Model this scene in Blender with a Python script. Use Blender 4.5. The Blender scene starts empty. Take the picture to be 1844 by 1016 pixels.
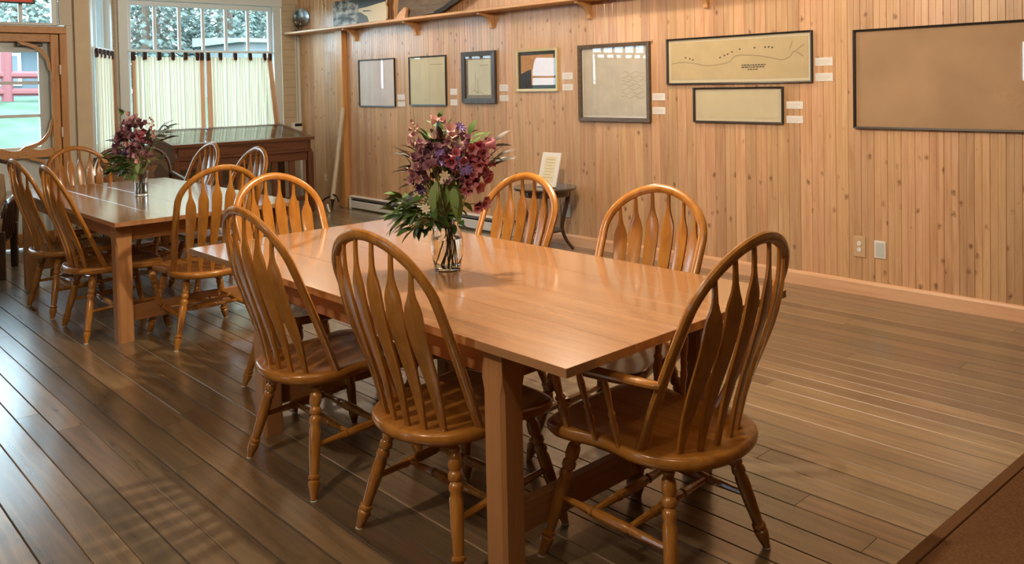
import bpy, bmesh, math, random
from mathutils import Vector, Matrix
from math import sin, cos, pi, radians, sqrt, atan2

SC = bpy.context.scene
COL = SC.collection

# ------------------------------------------------------------------ camera
YAW, PITCH, ROLL = radians(47.248), radians(1.548), radians(-1.158)
fw = Vector((-sin(YAW)*cos(PITCH), cos(YAW)*cos(PITCH), -sin(PITCH)))
r0 = Vector((cos(YAW), sin(YAW), 0)); u0 = r0.cross(fw)
rt = r0*cos(ROLL) + u0*sin(ROLL); up = -r0*sin(ROLL) + u0*cos(ROLL)
cam_d = bpy.data.cameras.new('camera')
cam = bpy.data.objects.new('camera', cam_d); COL.objects.link(cam)
M4 = Matrix(((rt.x, up.x, -fw.x, 0), (rt.y, up.y, -fw.y, 0), (rt.z, up.z, -fw.z, 1.55), (0, 0, 0, 1)))
cam.matrix_world = M4
cam_d.sensor_fit = 'HORIZONTAL'; cam_d.sensor_width = 36
cam_d.lens = 1506.0/1844*36
cam_d.shift_x = (922-903.6)/1844; cam_d.shift_y = (194-508)/1844
cam_d.clip_end = 300
SC.camera = cam

# ------------------------------------------------------------------ world, lights, exposure
W = bpy.data.worlds.new('sky'); SC.world = W; W.use_nodes = True
wn = W.node_tree.nodes; bgn = wn['Background']
bgn.inputs[0].default_value = (0.62, 0.86, 1.0, 1); bgn.inputs[1].default_value = 13.0
SC.view_settings.view_transform = 'Standard'; SC.view_settings.look = 'None'
SC.view_settings.exposure = 0.12; SC.view_settings.gamma = 1.0
SC.view_settings.use_curve_mapping = False
try:
    SC.cycles.use_denoising = True
    SC.cycles.denoiser = 'OPENIMAGEDENOISE'
    SC.cycles.max_bounces = 8; SC.cycles.transparent_max_bounces = 12
    SC.cycles.sample_clamp_indirect = 6.0
    SC.cycles.caustics_reflective = False; SC.cycles.caustics_refractive = False
except Exception:
    pass

def bulb(loc, power, r=0.06, col=(1.0, 0.83, 0.62)):
    d = bpy.data.lights.new('ceiling_bulb', 'POINT'); d.energy = power; d.color = col; d.shadow_soft_size = r
    o = bpy.data.objects.new('ceiling_bulb', d); COL.objects.link(o); o.location = loc
    return o
bulb((-3.0, 2.75, 2.70), 230, .04)
bulb((-2.2, -0.4, 2.85), 115, .05)
bulb((-0.6, 0.5, 2.85), 28, .05)
bulb((-4.4, 4.75, 2.90), 60, .08)
bulb((-7.6, 4.3, 2.90), 60, .08)
sun_d = bpy.data.lights.new('sun', 'SUN'); sun_d.energy = 1.2; sun_d.angle = 0.3; sun_d.color = (1, .96, .9)
sun = bpy.data.objects.new('sun', sun_d); COL.objects.link(sun)
sun.rotation_euler = (radians(38), 0, radians(75))     # high behind the building: lights the lawn, not the room

# ------------------------------------------------------------------ helpers
def tag(o, label=None, cat=None, group=None, kind=None):
    if label: o['label'] = label
    if cat: o['category'] = cat
    if group: o['group'] = group
    if kind: o['kind'] = kind
    return o

def empty(name, loc=(0, 0, 0), rz=0, **k):
    o = bpy.data.objects.new(name, None); COL.objects.link(o)
    o.location = loc; o.rotation_euler = (0, 0, rz); o.empty_display_size = .05
    return tag(o, **k)

def link(name, me, parent=None, loc=None, rz=None, **k):
    o = bpy.data.objects.new(name, me); COL.objects.link(o)
    if parent is not None: o.parent = parent
    if loc is not None: o.location = loc
    if rz is not None: o.rotation_euler = (0, 0, rz)
    return tag(o, **k)

class MB:
    def __init__(s): s.v = []; s.f = []
    def add(s, vs, fs):
        n = len(s.v); s.v += [tuple(v) for v in vs]; s.f += [tuple(i+n for i in f) for f in fs]; return s
    def box(s, x0, x1, y0, y1, z0, z1):
        return s.add([(x0,y0,z0),(x1,y0,z0),(x1,y1,z0),(x0,y1,z0),(x0,y0,z1),(x1,y0,z1),(x1,y1,z1),(x0,y1,z1)],
                     [(3,2,1,0),(4,5,6,7),(0,1,5,4),(1,2,6,5),(2,3,7,6),(3,0,4,7)])
    def cbox(s, x0, x1, y0, y1, z0, z1, c=.004):
        bm = bmesh.new()
        for x, a in ((x0, 1), (x1, -1)):
            for y, b in ((y0, 1), (y1, -1)):
                for z, d in ((z0, 1), (z1, -1)):
                    bm.verts.new((x+a*c, y+b*c, z)); bm.verts.new((x+a*c, y, z+d*c)); bm.verts.new((x, y+b*c, z+d*c))
        bmesh.ops.convex_hull(bm, input=bm.verts)
        bmesh.ops.dissolve_limit(bm, angle_limit=.02, verts=bm.verts, edges=bm.edges)
        bm.verts.index_update()
        s.add([v.co[:] for v in bm.verts], [[v.index for v in f.verts] for f in bm.faces]); bm.free(); return s
    def prism(s, poly, fn, d0, d1):
        """poly: 2D points (counter-clockwise seen from d1), fn(a,b,d)->3D"""
        n = len(poly)
        vs = [fn(a, b, d0) for a, b in poly] + [fn(a, b, d1) for a, b in poly]
        fs = [tuple(range(n))[::-1], tuple(range(n, 2*n))] + [(i, (i+1) % n, n+(i+1) % n, n+i) for i in range(n)]
        return s.add(vs, fs)
    def rings(s, rings, cap=True, close=False):
        n = len(rings[0]); vs = [p for r in rings for p in r]; fs = []
        m = len(rings)
        for i in range(m if close else m-1):
            a = i*n; b = ((i+1) % m)*n
            for j in range(n):
                fs.append((a+j, a+(j+1) % n, b+(j+1) % n, b+j))
        if cap and not close:
            fs.append(tuple(range(n))[::-1]); fs.append(tuple(range((m-1)*n, m*n)))
        return s.add(vs, fs)
    def tube(s, pts, rad, n=8, side=None, rad2=None, close=False, cap=True, sq=1.0):
        """loft; rad along 'side' axis, rad2 along the other"""
        P = [Vector(p) for p in pts]; m = len(P)
        if not hasattr(rad, '__len__'): rad = [rad]*m
        if rad2 is None: rad2 = rad
        if not hasattr(rad2, '__len__'): rad2 = [rad2]*m
        R = []; prev = None
        for i in range(m):
            if close: t = P[(i+1) % m]-P[i-1]
            else: t = P[min(i+1, m-1)]-P[max(i-1, 0)]
            t.normalize()
            if side is not None: a = Vector(side(i) if callable(side) else side)
            elif prev is not None: a = prev
            else: a = Vector((1, 0, 0)) if abs(t.x) < .8 else Vector((0, 1, 0))
            a = a - t*a.dot(t); a.normalize(); prev = a
            b = t.cross(a)
            pw = lambda v: math.copysign(abs(v)**sq, v) if abs(v) > 1e-9 else 0.0
            R.append([P[i]+a*(rad[i]*pw(cos(2*pi*(k+.5)/n)))+b*(rad2[i]*pw(sin(2*pi*(k+.5)/n))) for k in range(n)])
        return s.rings(R, cap, close)
    def lathe(s, p0, p1, prof, n=10, cap=True):
        """prof: [(t, r)] with t 0..1 from p0 to p1"""
        p0 = Vector(p0); p1 = Vector(p1); d = p1-p0; t = d.normalized()
        a = Vector((1, 0, 0)) if abs(t.x) < .8 else Vector((0, 1, 0))
        a = (a-t*a.dot(t)).normalized(); b = t.cross(a)
        return s.rings([[p0+d*q+a*(r*cos(2*pi*k/n))+b*(r*sin(2*pi*k/n)) for k in range(n)] for q, r in prof], cap)
    def mesh(s, name, mat, smooth=False):
        me = bpy.data.meshes.new(name); me.from_pydata(s.v, [], s.f)
        bm = bmesh.new(); bm.from_mesh(me); bmesh.ops.recalc_face_normals(bm, faces=bm.faces); bm.to_mesh(me); bm.free()
        if mat is not None:
            for m in (mat if isinstance(mat, (list, tuple)) else [mat]): me.materials.append(m)
        if smooth:
            me.shade_smooth(); me.set_sharp_from_angle(angle=radians(42))
        me.update(); return me
    def build(s, name, mat, parent=None, smooth=False, **k):
        return link(name, s.mesh(name, mat, smooth), parent, **k)

def spline(pts, k=6, closed=False):
    P = [Vector(p) for p in pts]; n = len(P); out = []
    for i in range(n if closed else n-1):
        g = (lambda j: P[j % n]) if closed else (lambda j: P[max(0, min(n-1, j))])
        a, b, c, d = g(i-1), g(i), g(i+1), g(i+2)
        for q in range(k):
            t = q/k
            out.append(.5*((2*b)+(c-a)*t+(2*a-5*b+4*c-d)*t*t+(3*b-a-3*c+d)*t**3))
    if not closed: out.append(P[-1])
    return out

# ------------------------------------------------------------------ materials
def newmat(name):
    m = bpy.data.materials.new(name); m.use_nodes = True
    nt = m.node_tree; return m, nt, nt.nodes['Principled BSDF']

def plain(name, col, rough=.5, spec=.5, metal=0, coat=0, trans=0, ior=None, emit=None, noise=0, nscale=30, bump=0):
    m, nt, p = newmat(name)
    p.inputs['Base Color'].default_value = (*col, 1); p.inputs['Roughness'].default_value = rough
    p.inputs['Specular IOR Level'].default_value = spec; p.inputs['Metallic'].default_value = metal
    p.inputs['Coat Weight'].default_value = coat; p.inputs['Coat Roughness'].default_value = .05
    p.inputs['Transmission Weight'].default_value = trans
    if ior: p.inputs['IOR'].default_value = ior
    if noise:
        tc = nt.nodes.new('ShaderNodeTexCoord'); n = nt.nodes.new('ShaderNodeTexNoise')
        n.inputs['Scale'].default_value = nscale; n.inputs['Detail'].default_value = 5
        nt.links.new(tc.outputs['Object'], n.inputs['Vector'])
        r = nt.nodes.new('ShaderNodeValToRGB')
        r.color_ramp.elements[0].position = .3; r.color_ramp.elements[1].position = .7
        r.color_ramp.elements[0].color = (*[c*(1-noise) for c in col], 1); r.color_ramp.elements[1].color = (*[min(1, c*(1+noise)) for c in col], 1)
        nt.links.new(n.outputs['Fac'], r.inputs['Fac']); nt.links.new(r.outputs[0], p.inputs['Base Color'])
        if bump:
            b = nt.nodes.new('ShaderNodeBump'); b.inputs['Strength'].default_value = bump; b.inputs['Distance'].default_value = .01
            nt.links.new(n.outputs['Fac'], b.inputs['Height']); nt.links.new(b.outputs[0], p.inputs['Normal'])
    return m

def wood(name, cols, axis='z', stretch=12, scale=3.0, rough=.4, var=.25, knots=0, coat=0, spec=.5, huevar=0.0, bump=.05, roughvar=0):
    m, nt, p = newmat(name); N = nt.nodes.new; L = nt.links.new
    tc = N('ShaderNodeTexCoord'); oi = N('ShaderNodeObjectInfo')
    mul = N('ShaderNodeVectorMath'); mul.operation = 'MULTIPLY'; mul.inputs[1].default_value = (37, 53, 71)
    cmb = N('ShaderNodeCombineXYZ')
    for i in range(3): L(oi.outputs['Random'], cmb.inputs[i])
    L(cmb.outputs[0], mul.inputs[0])
    add = N('ShaderNodeVectorMath'); L(tc.outputs['Object'], add.inputs[0]); L(mul.outputs[0], add.inputs[1])
    mp = N('ShaderNodeMapping'); st = {'x': (1, stretch, stretch), 'y': (stretch, 1, stretch), 'z': (stretch, stretch, 1)}[axis]
    mp.inputs['Scale'].default_value = st; L(add.outputs[0], mp.inputs['Vector'])
    n1 = N('ShaderNodeTexNoise'); n1.inputs['Scale'].default_value = scale; n1.inputs['Detail'].default_value = 5
    n1.inputs['Roughness'].default_value = .6; n1.inputs['Distortion'].default_value = .7; L(mp.outputs[0], n1.inputs['Vector'])
    cr = N('ShaderNodeValToRGB'); el = cr.color_ramp.elements
    while len(el) < len(cols): el.new(.5)
    for i, c in enumerate(cols):
        el[i].position = .28+.44*i/(len(cols)-1); el[i].color = (*c, 1)
    L(n1.outputs['Fac'], cr.inputs['Fac']); out = cr.outputs[0]
    if knots:
        kp = N('ShaderNodeMapping'); kp.inputs['Scale'].default_value = {'x': (4.0, 6, 6), 'y': (6, 4.0, 6), 'z': (6, 6, 4.0)}[axis]
        L(add.outputs[0], kp.inputs['Vector'])
        vo = N('ShaderNodeTexVoronoi'); vo.inputs['Scale'].default_value = 1.6
        kn = N('ShaderNodeTexNoise'); kn.inputs['Scale'].default_value = 9; L(kp.outputs[0], kn.inputs['Vector'])
        ka = N('ShaderNodeVectorMath'); ka.operation = 'MULTIPLY_ADD'; ka.inputs[1].default_value = (.16, .16, .16); L(kn.outputs['Color'], ka.inputs[0]); L(kp.outputs[0], ka.inputs[2])
        L(ka.outputs[0], vo.inputs['Vector'])
        kr = N('ShaderNodeValToRGB'); kr.color_ramp.elements[0].position = .04; kr.color_ramp.elements[0].color = (1, 1, 1, 1)
        kr.color_ramp.elements[1].position = .185; kr.color_ramp.elements[1].color = (0, 0, 0, 1)
        L(vo.outputs['Distance'], kr.inputs['Fac'])
        km = N('ShaderNodeMath'); km.operation = 'MULTIPLY'; km.inputs[1].default_value = knots
        L(kr.outputs[0], km.inputs[0])
        mx = N('ShaderNodeMix'); mx.data_type = 'RGBA'; L(km.outputs[0], mx.inputs['Factor'])
        L(out, mx.inputs['A']); mx.inputs['B'].default_value = (cols[0][0]*.42, cols[0][1]*.34, cols[0][2]*.28, 1); out = mx.outputs['Result']
    hs = N('ShaderNodeHueSaturation'); L(out, hs.inputs['Color'])
    mr = N('ShaderNodeMapRange'); mr.inputs['To Min'].default_value = 1-var; mr.inputs['To Max'].default_value = 1+var
    L(oi.outputs['Random'], mr.inputs['Value']); L(mr.outputs[0], hs.inputs['Value'])
    if huevar:
        f = N('ShaderNodeMath'); f.operation = 'FRACT'; g = N('ShaderNodeMath'); g.operation = 'MULTIPLY'; g.inputs[1].default_value = 7.31
        L(oi.outputs['Random'], g.inputs[0]); L(g.outputs[0], f.inputs[0])
        h = N('ShaderNodeMapRange'); h.inputs['To Min'].default_value = .5-huevar; h.inputs['To Max'].default_value = .5+huevar
        L(f.outputs[0], h.inputs['Value']); L(h.outputs[0], hs.inputs['Hue'])
    L(hs.outputs[0], p.inputs['Base Color'])
    p.inputs['Roughness'].default_value = rough; p.inputs['Specular IOR Level'].default_value = spec
    if name in ('floor_plank', 'table_oak'): p.inputs['Coat IOR'].default_value = 1.8
    p.inputs['Coat Weight'].default_value = coat; p.inputs['Coat Roughness'].default_value = .2 if 'floor' in name else .12
    if roughvar:
        rr = N('ShaderNodeMapRange'); rr.inputs['To Min'].default_value = rough-roughvar; rr.inputs['To Max'].default_value = rough+roughvar
        L(n1.outputs['Fac'], rr.inputs['Value']); L(rr.outputs[0], p.inputs['Roughness'])
    if bump:
        b = N('ShaderNodeBump'); b.inputs['Strength'].default_value = bump; b.inputs['Distance'].default_value = .004
        L(n1.outputs['Fac'], b.inputs['Height']); L(b.outputs[0], p.inputs['Normal'])
    return m

def glassmat(name, tint=(1, 1, 1), rough=.0, ior=1.5):
    """thin pane: clear, with a mirror reflection that grows towards grazing (Schlick)"""
    m = bpy.data.materials.new(name); m.use_nodes = True; nt = m.node_tree; nt.nodes.clear()
    N = nt.nodes.new; L = nt.links.new
    o = N('ShaderNodeOutputMaterial'); mx = N('ShaderNodeMixShader')
    t = N('ShaderNodeBsdfTransparent'); t.inputs[0].default_value = (*tint, 1)
    g = N('ShaderNodeBsdfGlossy'); g.inputs['Roughness'].default_value = rough
    lw = N('ShaderNodeLayerWeight'); lw.inputs['Blend'].default_value = .5
    f0 = ((ior-1)/(ior+1))**2
    pw = N('ShaderNodeMath'); pw.operation = 'POWER'; pw.inputs[1].default_value = 5; L(lw.outputs['Facing'], pw.inputs[0])
    ma = N('ShaderNodeMath'); ma.operation = 'MULTIPLY_ADD'; ma.inputs[1].default_value = 1-f0; ma.inputs[2].default_value = f0
    L(pw.outputs[0], ma.inputs[0]); L(ma.outputs[0], mx.inputs[0])
    L(t.outputs[0], mx.inputs[1]); L(g.outputs[0], mx.inputs[2]); L(mx.outputs[0], o.inputs[0]); return m

def leafmat(name, c1, c2, rough=.5, tr=.25):
    m, nt, p = newmat(name); N = nt.nodes.new; L = nt.links.new
    oi = N('ShaderNodeObjectInfo'); mx = N('ShaderNodeMix'); mx.data_type = 'RGBA'
    mx.inputs['A'].default_value = (*c1, 1); mx.inputs['B'].default_value = (*c2, 1)
    L(oi.outputs['Random'], mx.inputs['Factor']); L(mx.outputs['Result'], p.inputs['Base Color'])
    p.inputs['Roughness'].default_value = rough
    if tr:
        t = N('ShaderNodeBsdfTranslucent'); s = N('ShaderNodeMixShader'); s.inputs[0].default_value = tr
        L(mx.outputs['Result'], t.inputs[0]); L(p.outputs[0], s.inputs[1]); L(t.outputs[0], s.inputs[2])
        L(s.outputs[0], nt.nodes['Material Output'].inputs[0])
    return m

M = {}
M['pine'] = wood('pine_panel', [(.45, .245, .122), (.56, .335, .182), (.63, .405, .235)], 'z', 14, 1.6, .42, .14, knots=.95, huevar=.006, coat=.2)
M['pine_trim'] = wood('pine_trim', [(.62, .34, .19), (.72, .43, .26), (.76, .48, .30)], 'x', 12, 1.6, .4, .05)
M['pine_shelf'] = wood('pine_shelf', [(.50, .25, .10), (.62, .34, .15), (.68, .40, .19)], 'x', 12, 1.6, .4, .05)
M['pine_post'] = wood('pine_post', [(.48, .22, .07), (.58, .29, .10), (.62, .33, .12)], 'z', 12, 1.6, .4, .05)
M['floor'] = wood('floor_plank', [(.078, .053, .028), (.155, .107, .056), (.24, .168, .090)], 'x', 16, 1.4, .30, .40, knots=.25, huevar=.01, roughvar=.08, bump=.10, spec=.7, coat=.9)
M['floor_edge_dark'] = plain('floor_plank_dark_edge', (.07, .045, .025), .6)
M['floor_edge'] = wood('floor_plank_worn_edge', [(.16, .11, .066), (.26, .185, .115), (.34, .25, .16)], 'x', 16, 1.4, .4, .3)
M['floor_base'] = plain('floor_gap', (.03, .02, .012), .8)
M['oak_table'] = wood('table_oak', [(.25, .120, .052), (.335, .168, .076), (.39, .205, .098)], 'x', 16, 1.3, .24, .05, coat=.7)
M['oak_leg'] = wood('table_leg_oak', [(.30, .135, .05), (.40, .19, .075), (.46, .23, .095)], 'z', 14, 1.5, .35, .06)
M['oak_rail'] = wood('table_rail_oak', [(.28, .12, .045), (.36, .165, .062), (.42, .20, .08)], 'y', 14, 1.5, .4, .06)
M['oak_railx'] = wood('table_railx_oak', [(.28, .12, .045), (.36, .165, .062), (.42, .20, .08)], 'x', 14, 1.5, .4, .06)
M['chair'] = wood('chair_oak', [(.27, .105, .016), (.36, .148, .024), (.43, .188, .035)], 'z', 12, 2.2, .26, .05, coat=.3)
M['chair_seat'] = wood('chair_seat_oak', [(.27, .105, .016), (.36, .148, .024), (.43, .188, .035)], 'y', 10, 2.2, .26, .05, coat=.3)
M['white_glide'] = plain('white_plastic', (.8, .78, .72), .4)
M['cream_paint'] = plain('cream_paint', (.50, .47, .40), .55)
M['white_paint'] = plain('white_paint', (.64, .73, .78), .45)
M['tan_siding'] = plain('tan_siding', (.52, .44, .32), .6, noise=.06, nscale=8)
M['ceil'] = plain('ceiling_paint', (.46, .38, .29), .8)
M['plaster'] = plain('plaster', (.20, .14, .09), .8)
M['glass'] = glassmat('window_glass', (.97, .99, 1.0))
M['pic_glass'] = glassmat('picture_glass', (.98, .98, .98), .01, 1.45)
M['door_pine'] = wood('door_pine', [(.36, .17, .06), (.45, .225, .085), (.50, .26, .10)], 'z', 12, 1.6, .4, .08, knots=.6)
M['door_pinex'] = wood('door_pine_rail', [(.36, .17, .06), (.45, .225, .085), (.50, .26, .10)], 'y', 12, 1.6, .4, .08, knots=.6)
M['dark_wood'] = wood('dark_wood', [(.030, .014, .008), (.05, .022, .012), (.07, .032, .018)], 'z', 12, 2, .28, .05, coat=.4)
M['case_wood'] = wood('case_mahogany', [(.075, .026, .012), (.115, .042, .020), (.15, .058, .028)], 'y', 12, 1.8, .3, .06, coat=.3)
M['case_woodz'] = wood('case_mahogany_post', [(.075, .026, .012), (.115, .042, .020), (.15, .058, .028)], 'z', 12, 1.8, .3, .06, coat=.3)
M['black'] = plain('black_paint', (.012, .012, .013), .35)
M['iron'] = plain('iron', (.03, .028, .028), .45, metal=.6)
M['white_metal'] = plain('white_metal', (.72, .73, .73), .35)
M['rug'] = plain('rug_pile', (.115, .055, .024), .95, spec=.1, noise=.25, nscale=140, bump=.4)
M['paper_white'] = plain('paper_white', (.74, .72, .70), .6)

# ------------------------------------------------------------------ the room shell
XB, XD, YW = -10.54, -9.40, 5.90        # bay wall, door wall, pine wall
XR, YO, ZC = 4.0, -4.6, 3.15            # far walls behind the camera, ceiling

# floor: base slab and one object for each plank
fl = MB().box(-10.8, XR, YO, YW+.1, -.12, -.012).build('floor', M['floor_base'], kind='structure')
rnd = random.Random(5)
plank_cache = {}
def plank(w, l):
    k = (round(w, 3), round(l, 2))
    if k not in plank_cache:
        c = .003
        poly = [(0.0008, -.012), (w-.0008, -.012), (w-.0008, -c), (w-.0008-c, 0), (.0008+c, 0), (.0008, -c)]
        plank_cache[k] = MB().prism([(a, b) for a, b in poly], lambda a, b, d: (d, a, b), .001, l-.001).mesh('plank', [M['floor'], M['floor_edge'], M['floor_edge_dark']])
        for p_ in plank_cache[k].polygons:
            if .3 < p_.normal.z < .95: p_.material_index = 1 if p_.normal.y < 0 and rnd.random() < .35 else 2
    return plank_cache[k]
y = .05
rows = []
while y < YW:
    w = rnd.choice((.105, .12, .13, .13, .145)); rows.append((y, w)); y += w
for (y, w) in rows:
    x = -10.8 + rnd.choice((0, -.4, -.9, -1.3)); 
    xmax = 1.6
    while x < xmax:
        l = rnd.choice((1.8, 2.4, 3.0, 3.6))
        # planks wholly behind the bay wall or out of the room are left out
        if x+l > -10.6: link('plank', plank(w, l), fl, (x, y, 0))
        x += l
MB().box(-10.8, XR, YO, .05, -.012, 0).build('floor_boards_behind', M['floor'], fl, kind='stuff')
MB().box(1.6+2.0, XR, .05, YW, -.012, 0).build('floor_boards_side', M['floor'], fl, kind='stuff')

MB().box(-11, XR+.1, YO-.1, YW+.2, ZC, ZC+.1).build('ceiling', M['ceil'], kind='structure')

# pine wall, boards with a bead down the middle
wp = MB().box(-10.7, XR, YW+.012, YW+.16, -.05, ZC).build('wall_right', M['pine_post'], kind='structure')
BW = .092
def board_mesh():
    g = .0026; h = BW/2
    poly = [(0, .014), (0, .004), (g, 0), (h-.0025, 0), (h, .0018), (h+.0025, 0), (BW-g, 0), (BW, .004), (BW, .014)]
    return MB().prism([(a, b) for a, b in poly], lambda a, b, d: (a, b, d), 0, ZC-.002).mesh('wall_board', M['pine'])
bm_ = board_mesh()
nb = int((1.2+10.54)/BW)
for i in range(nb): link('wall_board', bm_, wp, (XB+.0+i*BW, YW, 0))

# back (bay) wall with the big window, horizontal tan siding
def siding(name, rot, org, u0, u1, z0, z1, kindname=None):
    """boards along local x, faces to local -y"""
    root = MB().box(u0, u1, .012, .14, z0, z1).build(name, M['tan_siding'], kind='structure', loc=org, rz=rot)
    z = z0; bh = .105
    while z < z1-.02:
        hh = min(bh, z1-z)
        poly = [(.013, z+.001), (.003, z+.001), (0, z+.006), (0, z+hh-.006), (.003, z+hh-.001), (.013, z+hh-.001)]
        MB().prism(poly, lambda a, b, d: (d, a, b), u0, u1).build('siding_board', M['tan_siding'], root)
        z += bh
    return root
R90 = radians(90)
OB = (XB, 0, 0)
siding('wall_back', R90, OB, 5.633, YW, 0, ZC)
siding('wall_back_lower', R90, OB, 3.30, 5.633, 0, .86)
siding('wall_back_upper', R90, OB, 3.30, 5.633, 2.80, ZC)
MB().box(3.30, 3.47, .0, .14, .86, 2.80).build('wall_back_jamb', M['cream_paint'], kind='structure', loc=OB, rz=R90)
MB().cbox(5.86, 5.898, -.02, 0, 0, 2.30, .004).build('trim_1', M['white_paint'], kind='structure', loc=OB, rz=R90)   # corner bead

def window(name, rot, org, u0, u1, z0, z1, zm, npane, casing=.115, lowsplit=2, headh=.10):
    root = empty(name, org, rot, kind='structure')
    def part(n, mb, mat): return mb.build(n, mat, root)
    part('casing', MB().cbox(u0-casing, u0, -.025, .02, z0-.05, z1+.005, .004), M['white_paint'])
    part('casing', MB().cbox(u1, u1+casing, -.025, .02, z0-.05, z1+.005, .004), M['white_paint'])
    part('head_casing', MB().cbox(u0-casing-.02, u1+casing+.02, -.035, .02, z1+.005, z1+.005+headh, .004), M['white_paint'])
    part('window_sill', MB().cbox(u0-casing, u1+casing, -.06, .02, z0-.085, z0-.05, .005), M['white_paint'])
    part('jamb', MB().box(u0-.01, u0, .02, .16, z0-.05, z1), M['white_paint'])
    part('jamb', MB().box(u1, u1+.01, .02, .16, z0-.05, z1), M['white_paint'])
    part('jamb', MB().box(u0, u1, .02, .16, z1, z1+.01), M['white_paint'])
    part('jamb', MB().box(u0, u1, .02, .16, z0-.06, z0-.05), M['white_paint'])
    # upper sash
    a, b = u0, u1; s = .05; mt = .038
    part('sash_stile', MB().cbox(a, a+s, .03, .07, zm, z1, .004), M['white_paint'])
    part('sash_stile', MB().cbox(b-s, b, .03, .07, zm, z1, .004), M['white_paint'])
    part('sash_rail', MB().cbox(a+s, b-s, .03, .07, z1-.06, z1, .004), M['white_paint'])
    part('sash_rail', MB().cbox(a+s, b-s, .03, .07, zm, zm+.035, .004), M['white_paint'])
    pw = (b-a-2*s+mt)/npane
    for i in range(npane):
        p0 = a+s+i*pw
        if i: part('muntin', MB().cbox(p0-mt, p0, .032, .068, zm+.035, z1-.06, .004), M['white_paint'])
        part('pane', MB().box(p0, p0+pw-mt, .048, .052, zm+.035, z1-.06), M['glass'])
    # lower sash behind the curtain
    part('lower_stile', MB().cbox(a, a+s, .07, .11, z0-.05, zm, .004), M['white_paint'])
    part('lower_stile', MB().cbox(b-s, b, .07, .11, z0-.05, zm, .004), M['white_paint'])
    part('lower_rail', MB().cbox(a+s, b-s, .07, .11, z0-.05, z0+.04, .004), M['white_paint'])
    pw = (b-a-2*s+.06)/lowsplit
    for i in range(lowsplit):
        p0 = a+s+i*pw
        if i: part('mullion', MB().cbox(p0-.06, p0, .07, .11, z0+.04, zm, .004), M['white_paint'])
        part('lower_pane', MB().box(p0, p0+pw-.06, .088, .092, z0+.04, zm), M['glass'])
    return root
window('window_1', R90, OB, 3.586, 5.50, .95, 2.68, 2.045, 6)

# curtains
def curtainmat(name):
    m, nt, p = newmat(name); N = nt.nodes.new; L = nt.links.new
    tc = N('ShaderNodeTexCoord'); sp = N('ShaderNodeSeparateXYZ'); L(tc.outputs['Object'], sp.inputs[0])
    mu = N('ShaderNodeMath'); mu.operation = 'MULTIPLY'; mu.inputs[1].default_value = 1/.062; L(sp.outputs[0], mu.inputs[0])
    fr = N('ShaderNodeMath'); fr.operation = 'FRACT'; L(mu.outputs[0], fr.inputs[0])
    cr = N('ShaderNodeValToRGB'); cr.color_ramp.interpolation = 'CONSTANT'; e = cr.color_ramp.elements
    e[0].position = 0; e[0].color = (.80, .72, .54, 1); e[1].position = .42; e[1].color = (.30, .33, .26, 1)
    for q, c in ((.54, (.80, .72, .54, 1)), (.66, (.52, .40, .24, 1)), (.74, (.82, .75, .58, 1)), (.90, (.40, .38, .28, 1))):
        x = e.new(q); x.color = c
    L(fr.outputs[0], cr.inputs['Fac']); L(cr.outputs[0], p.inputs['Base Color']); p.inputs['Roughness'].default_value = .9
    p.inputs['Specular IOR Level'].default_value = .1
    t = N('ShaderNodeBsdfTranslucent'); L(cr.outputs[0], t.inputs[0])
    s = N('ShaderNodeMixShader'); s.inputs[0].default_value = .32
    L(p.outputs[0], s.inputs[1]); L(t.outputs[0], s.inputs[2]); L(s.outputs[0], nt.nodes['Material Output'].inputs[0])
    return m
M['curtain'] = curtainmat('striped_curtain')
M['terracotta'] = leafmat('terracotta_border', (.42, .19, .09), (.42, .19, .09), .9, .35)
M['tab_brown'] = plain('brown_tab', (.045, .02, .014), .8)

def curtain(rot, org, u0, u1, z0, z1, yoff, folds, tabs, label, borders=(1, 1), swing=0, bw=.06):
    root = empty('curtain', org, rot, label=label, cat='curtain')
    def sheet(a, b, n, fn, zz0=z0, zz1=z1, m=5):
        mb = MB(); vs = []
        for j in range(m+1):
            for i in range(n+1):
                t = i/n; q = j/m; u = a+(b-a)*t
                u2 = u + swing*(1-q)*((u-u0)/(u1-u0) if swing > 0 else (u1-u)/(u1-u0))
                vs.append((u2, yoff+fn(u)*(.55+.45*(1-q)), zz0+(zz1-zz0)*q))
        fs = [(j*(n+1)+i, j*(n+1)+i+1, (j+1)*(n+1)+i+1, (j+1)*(n+1)+i) for j in range(m) for i in range(n)]
        return mb.add(vs, fs)
    fn = lambda u: .018*sin((u-u0)/(u1-u0)*folds*2*pi) + .006*sin((u-u0)*61)
    a, b = u0+(bw if borders[0] else 0), u1-(bw if borders[1] else 0)
    sheet(a, b, 140, fn).build('panel', M['curtain'], root, True)
    if borders[0]: sheet(u0, a, 12, fn).build('border', M['terracotta'], root, True)
    if borders[1]: sheet(b, u1, 12, fn).build('border', M['terracotta'], root, True)
    for t in tabs:
        pts = [(-.018, .0), (-.018, .075), (-.006, .088), (.010, .088), (.018, .075), (.018, 0)]
        mb = MB()
        prof = [(yoff+.012, z1-.045), (yoff-.016, z1-.03), (yoff-.018, z1+.045), (yoff-.006, z1+.058), (yoff+.008, z1+.058), (yoff+.018, z1+.04), (yoff+.016, z1-.03)]
        inn = [(p[0]*.999+.0, p[1]) for p in prof]
        mb.prism(prof, lambda p, q, d: (d, p, q), t-.022, t+.022)
        mb.build('tab', M['tab_brown'], root)
    return root
ROD_Y = -.05
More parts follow.
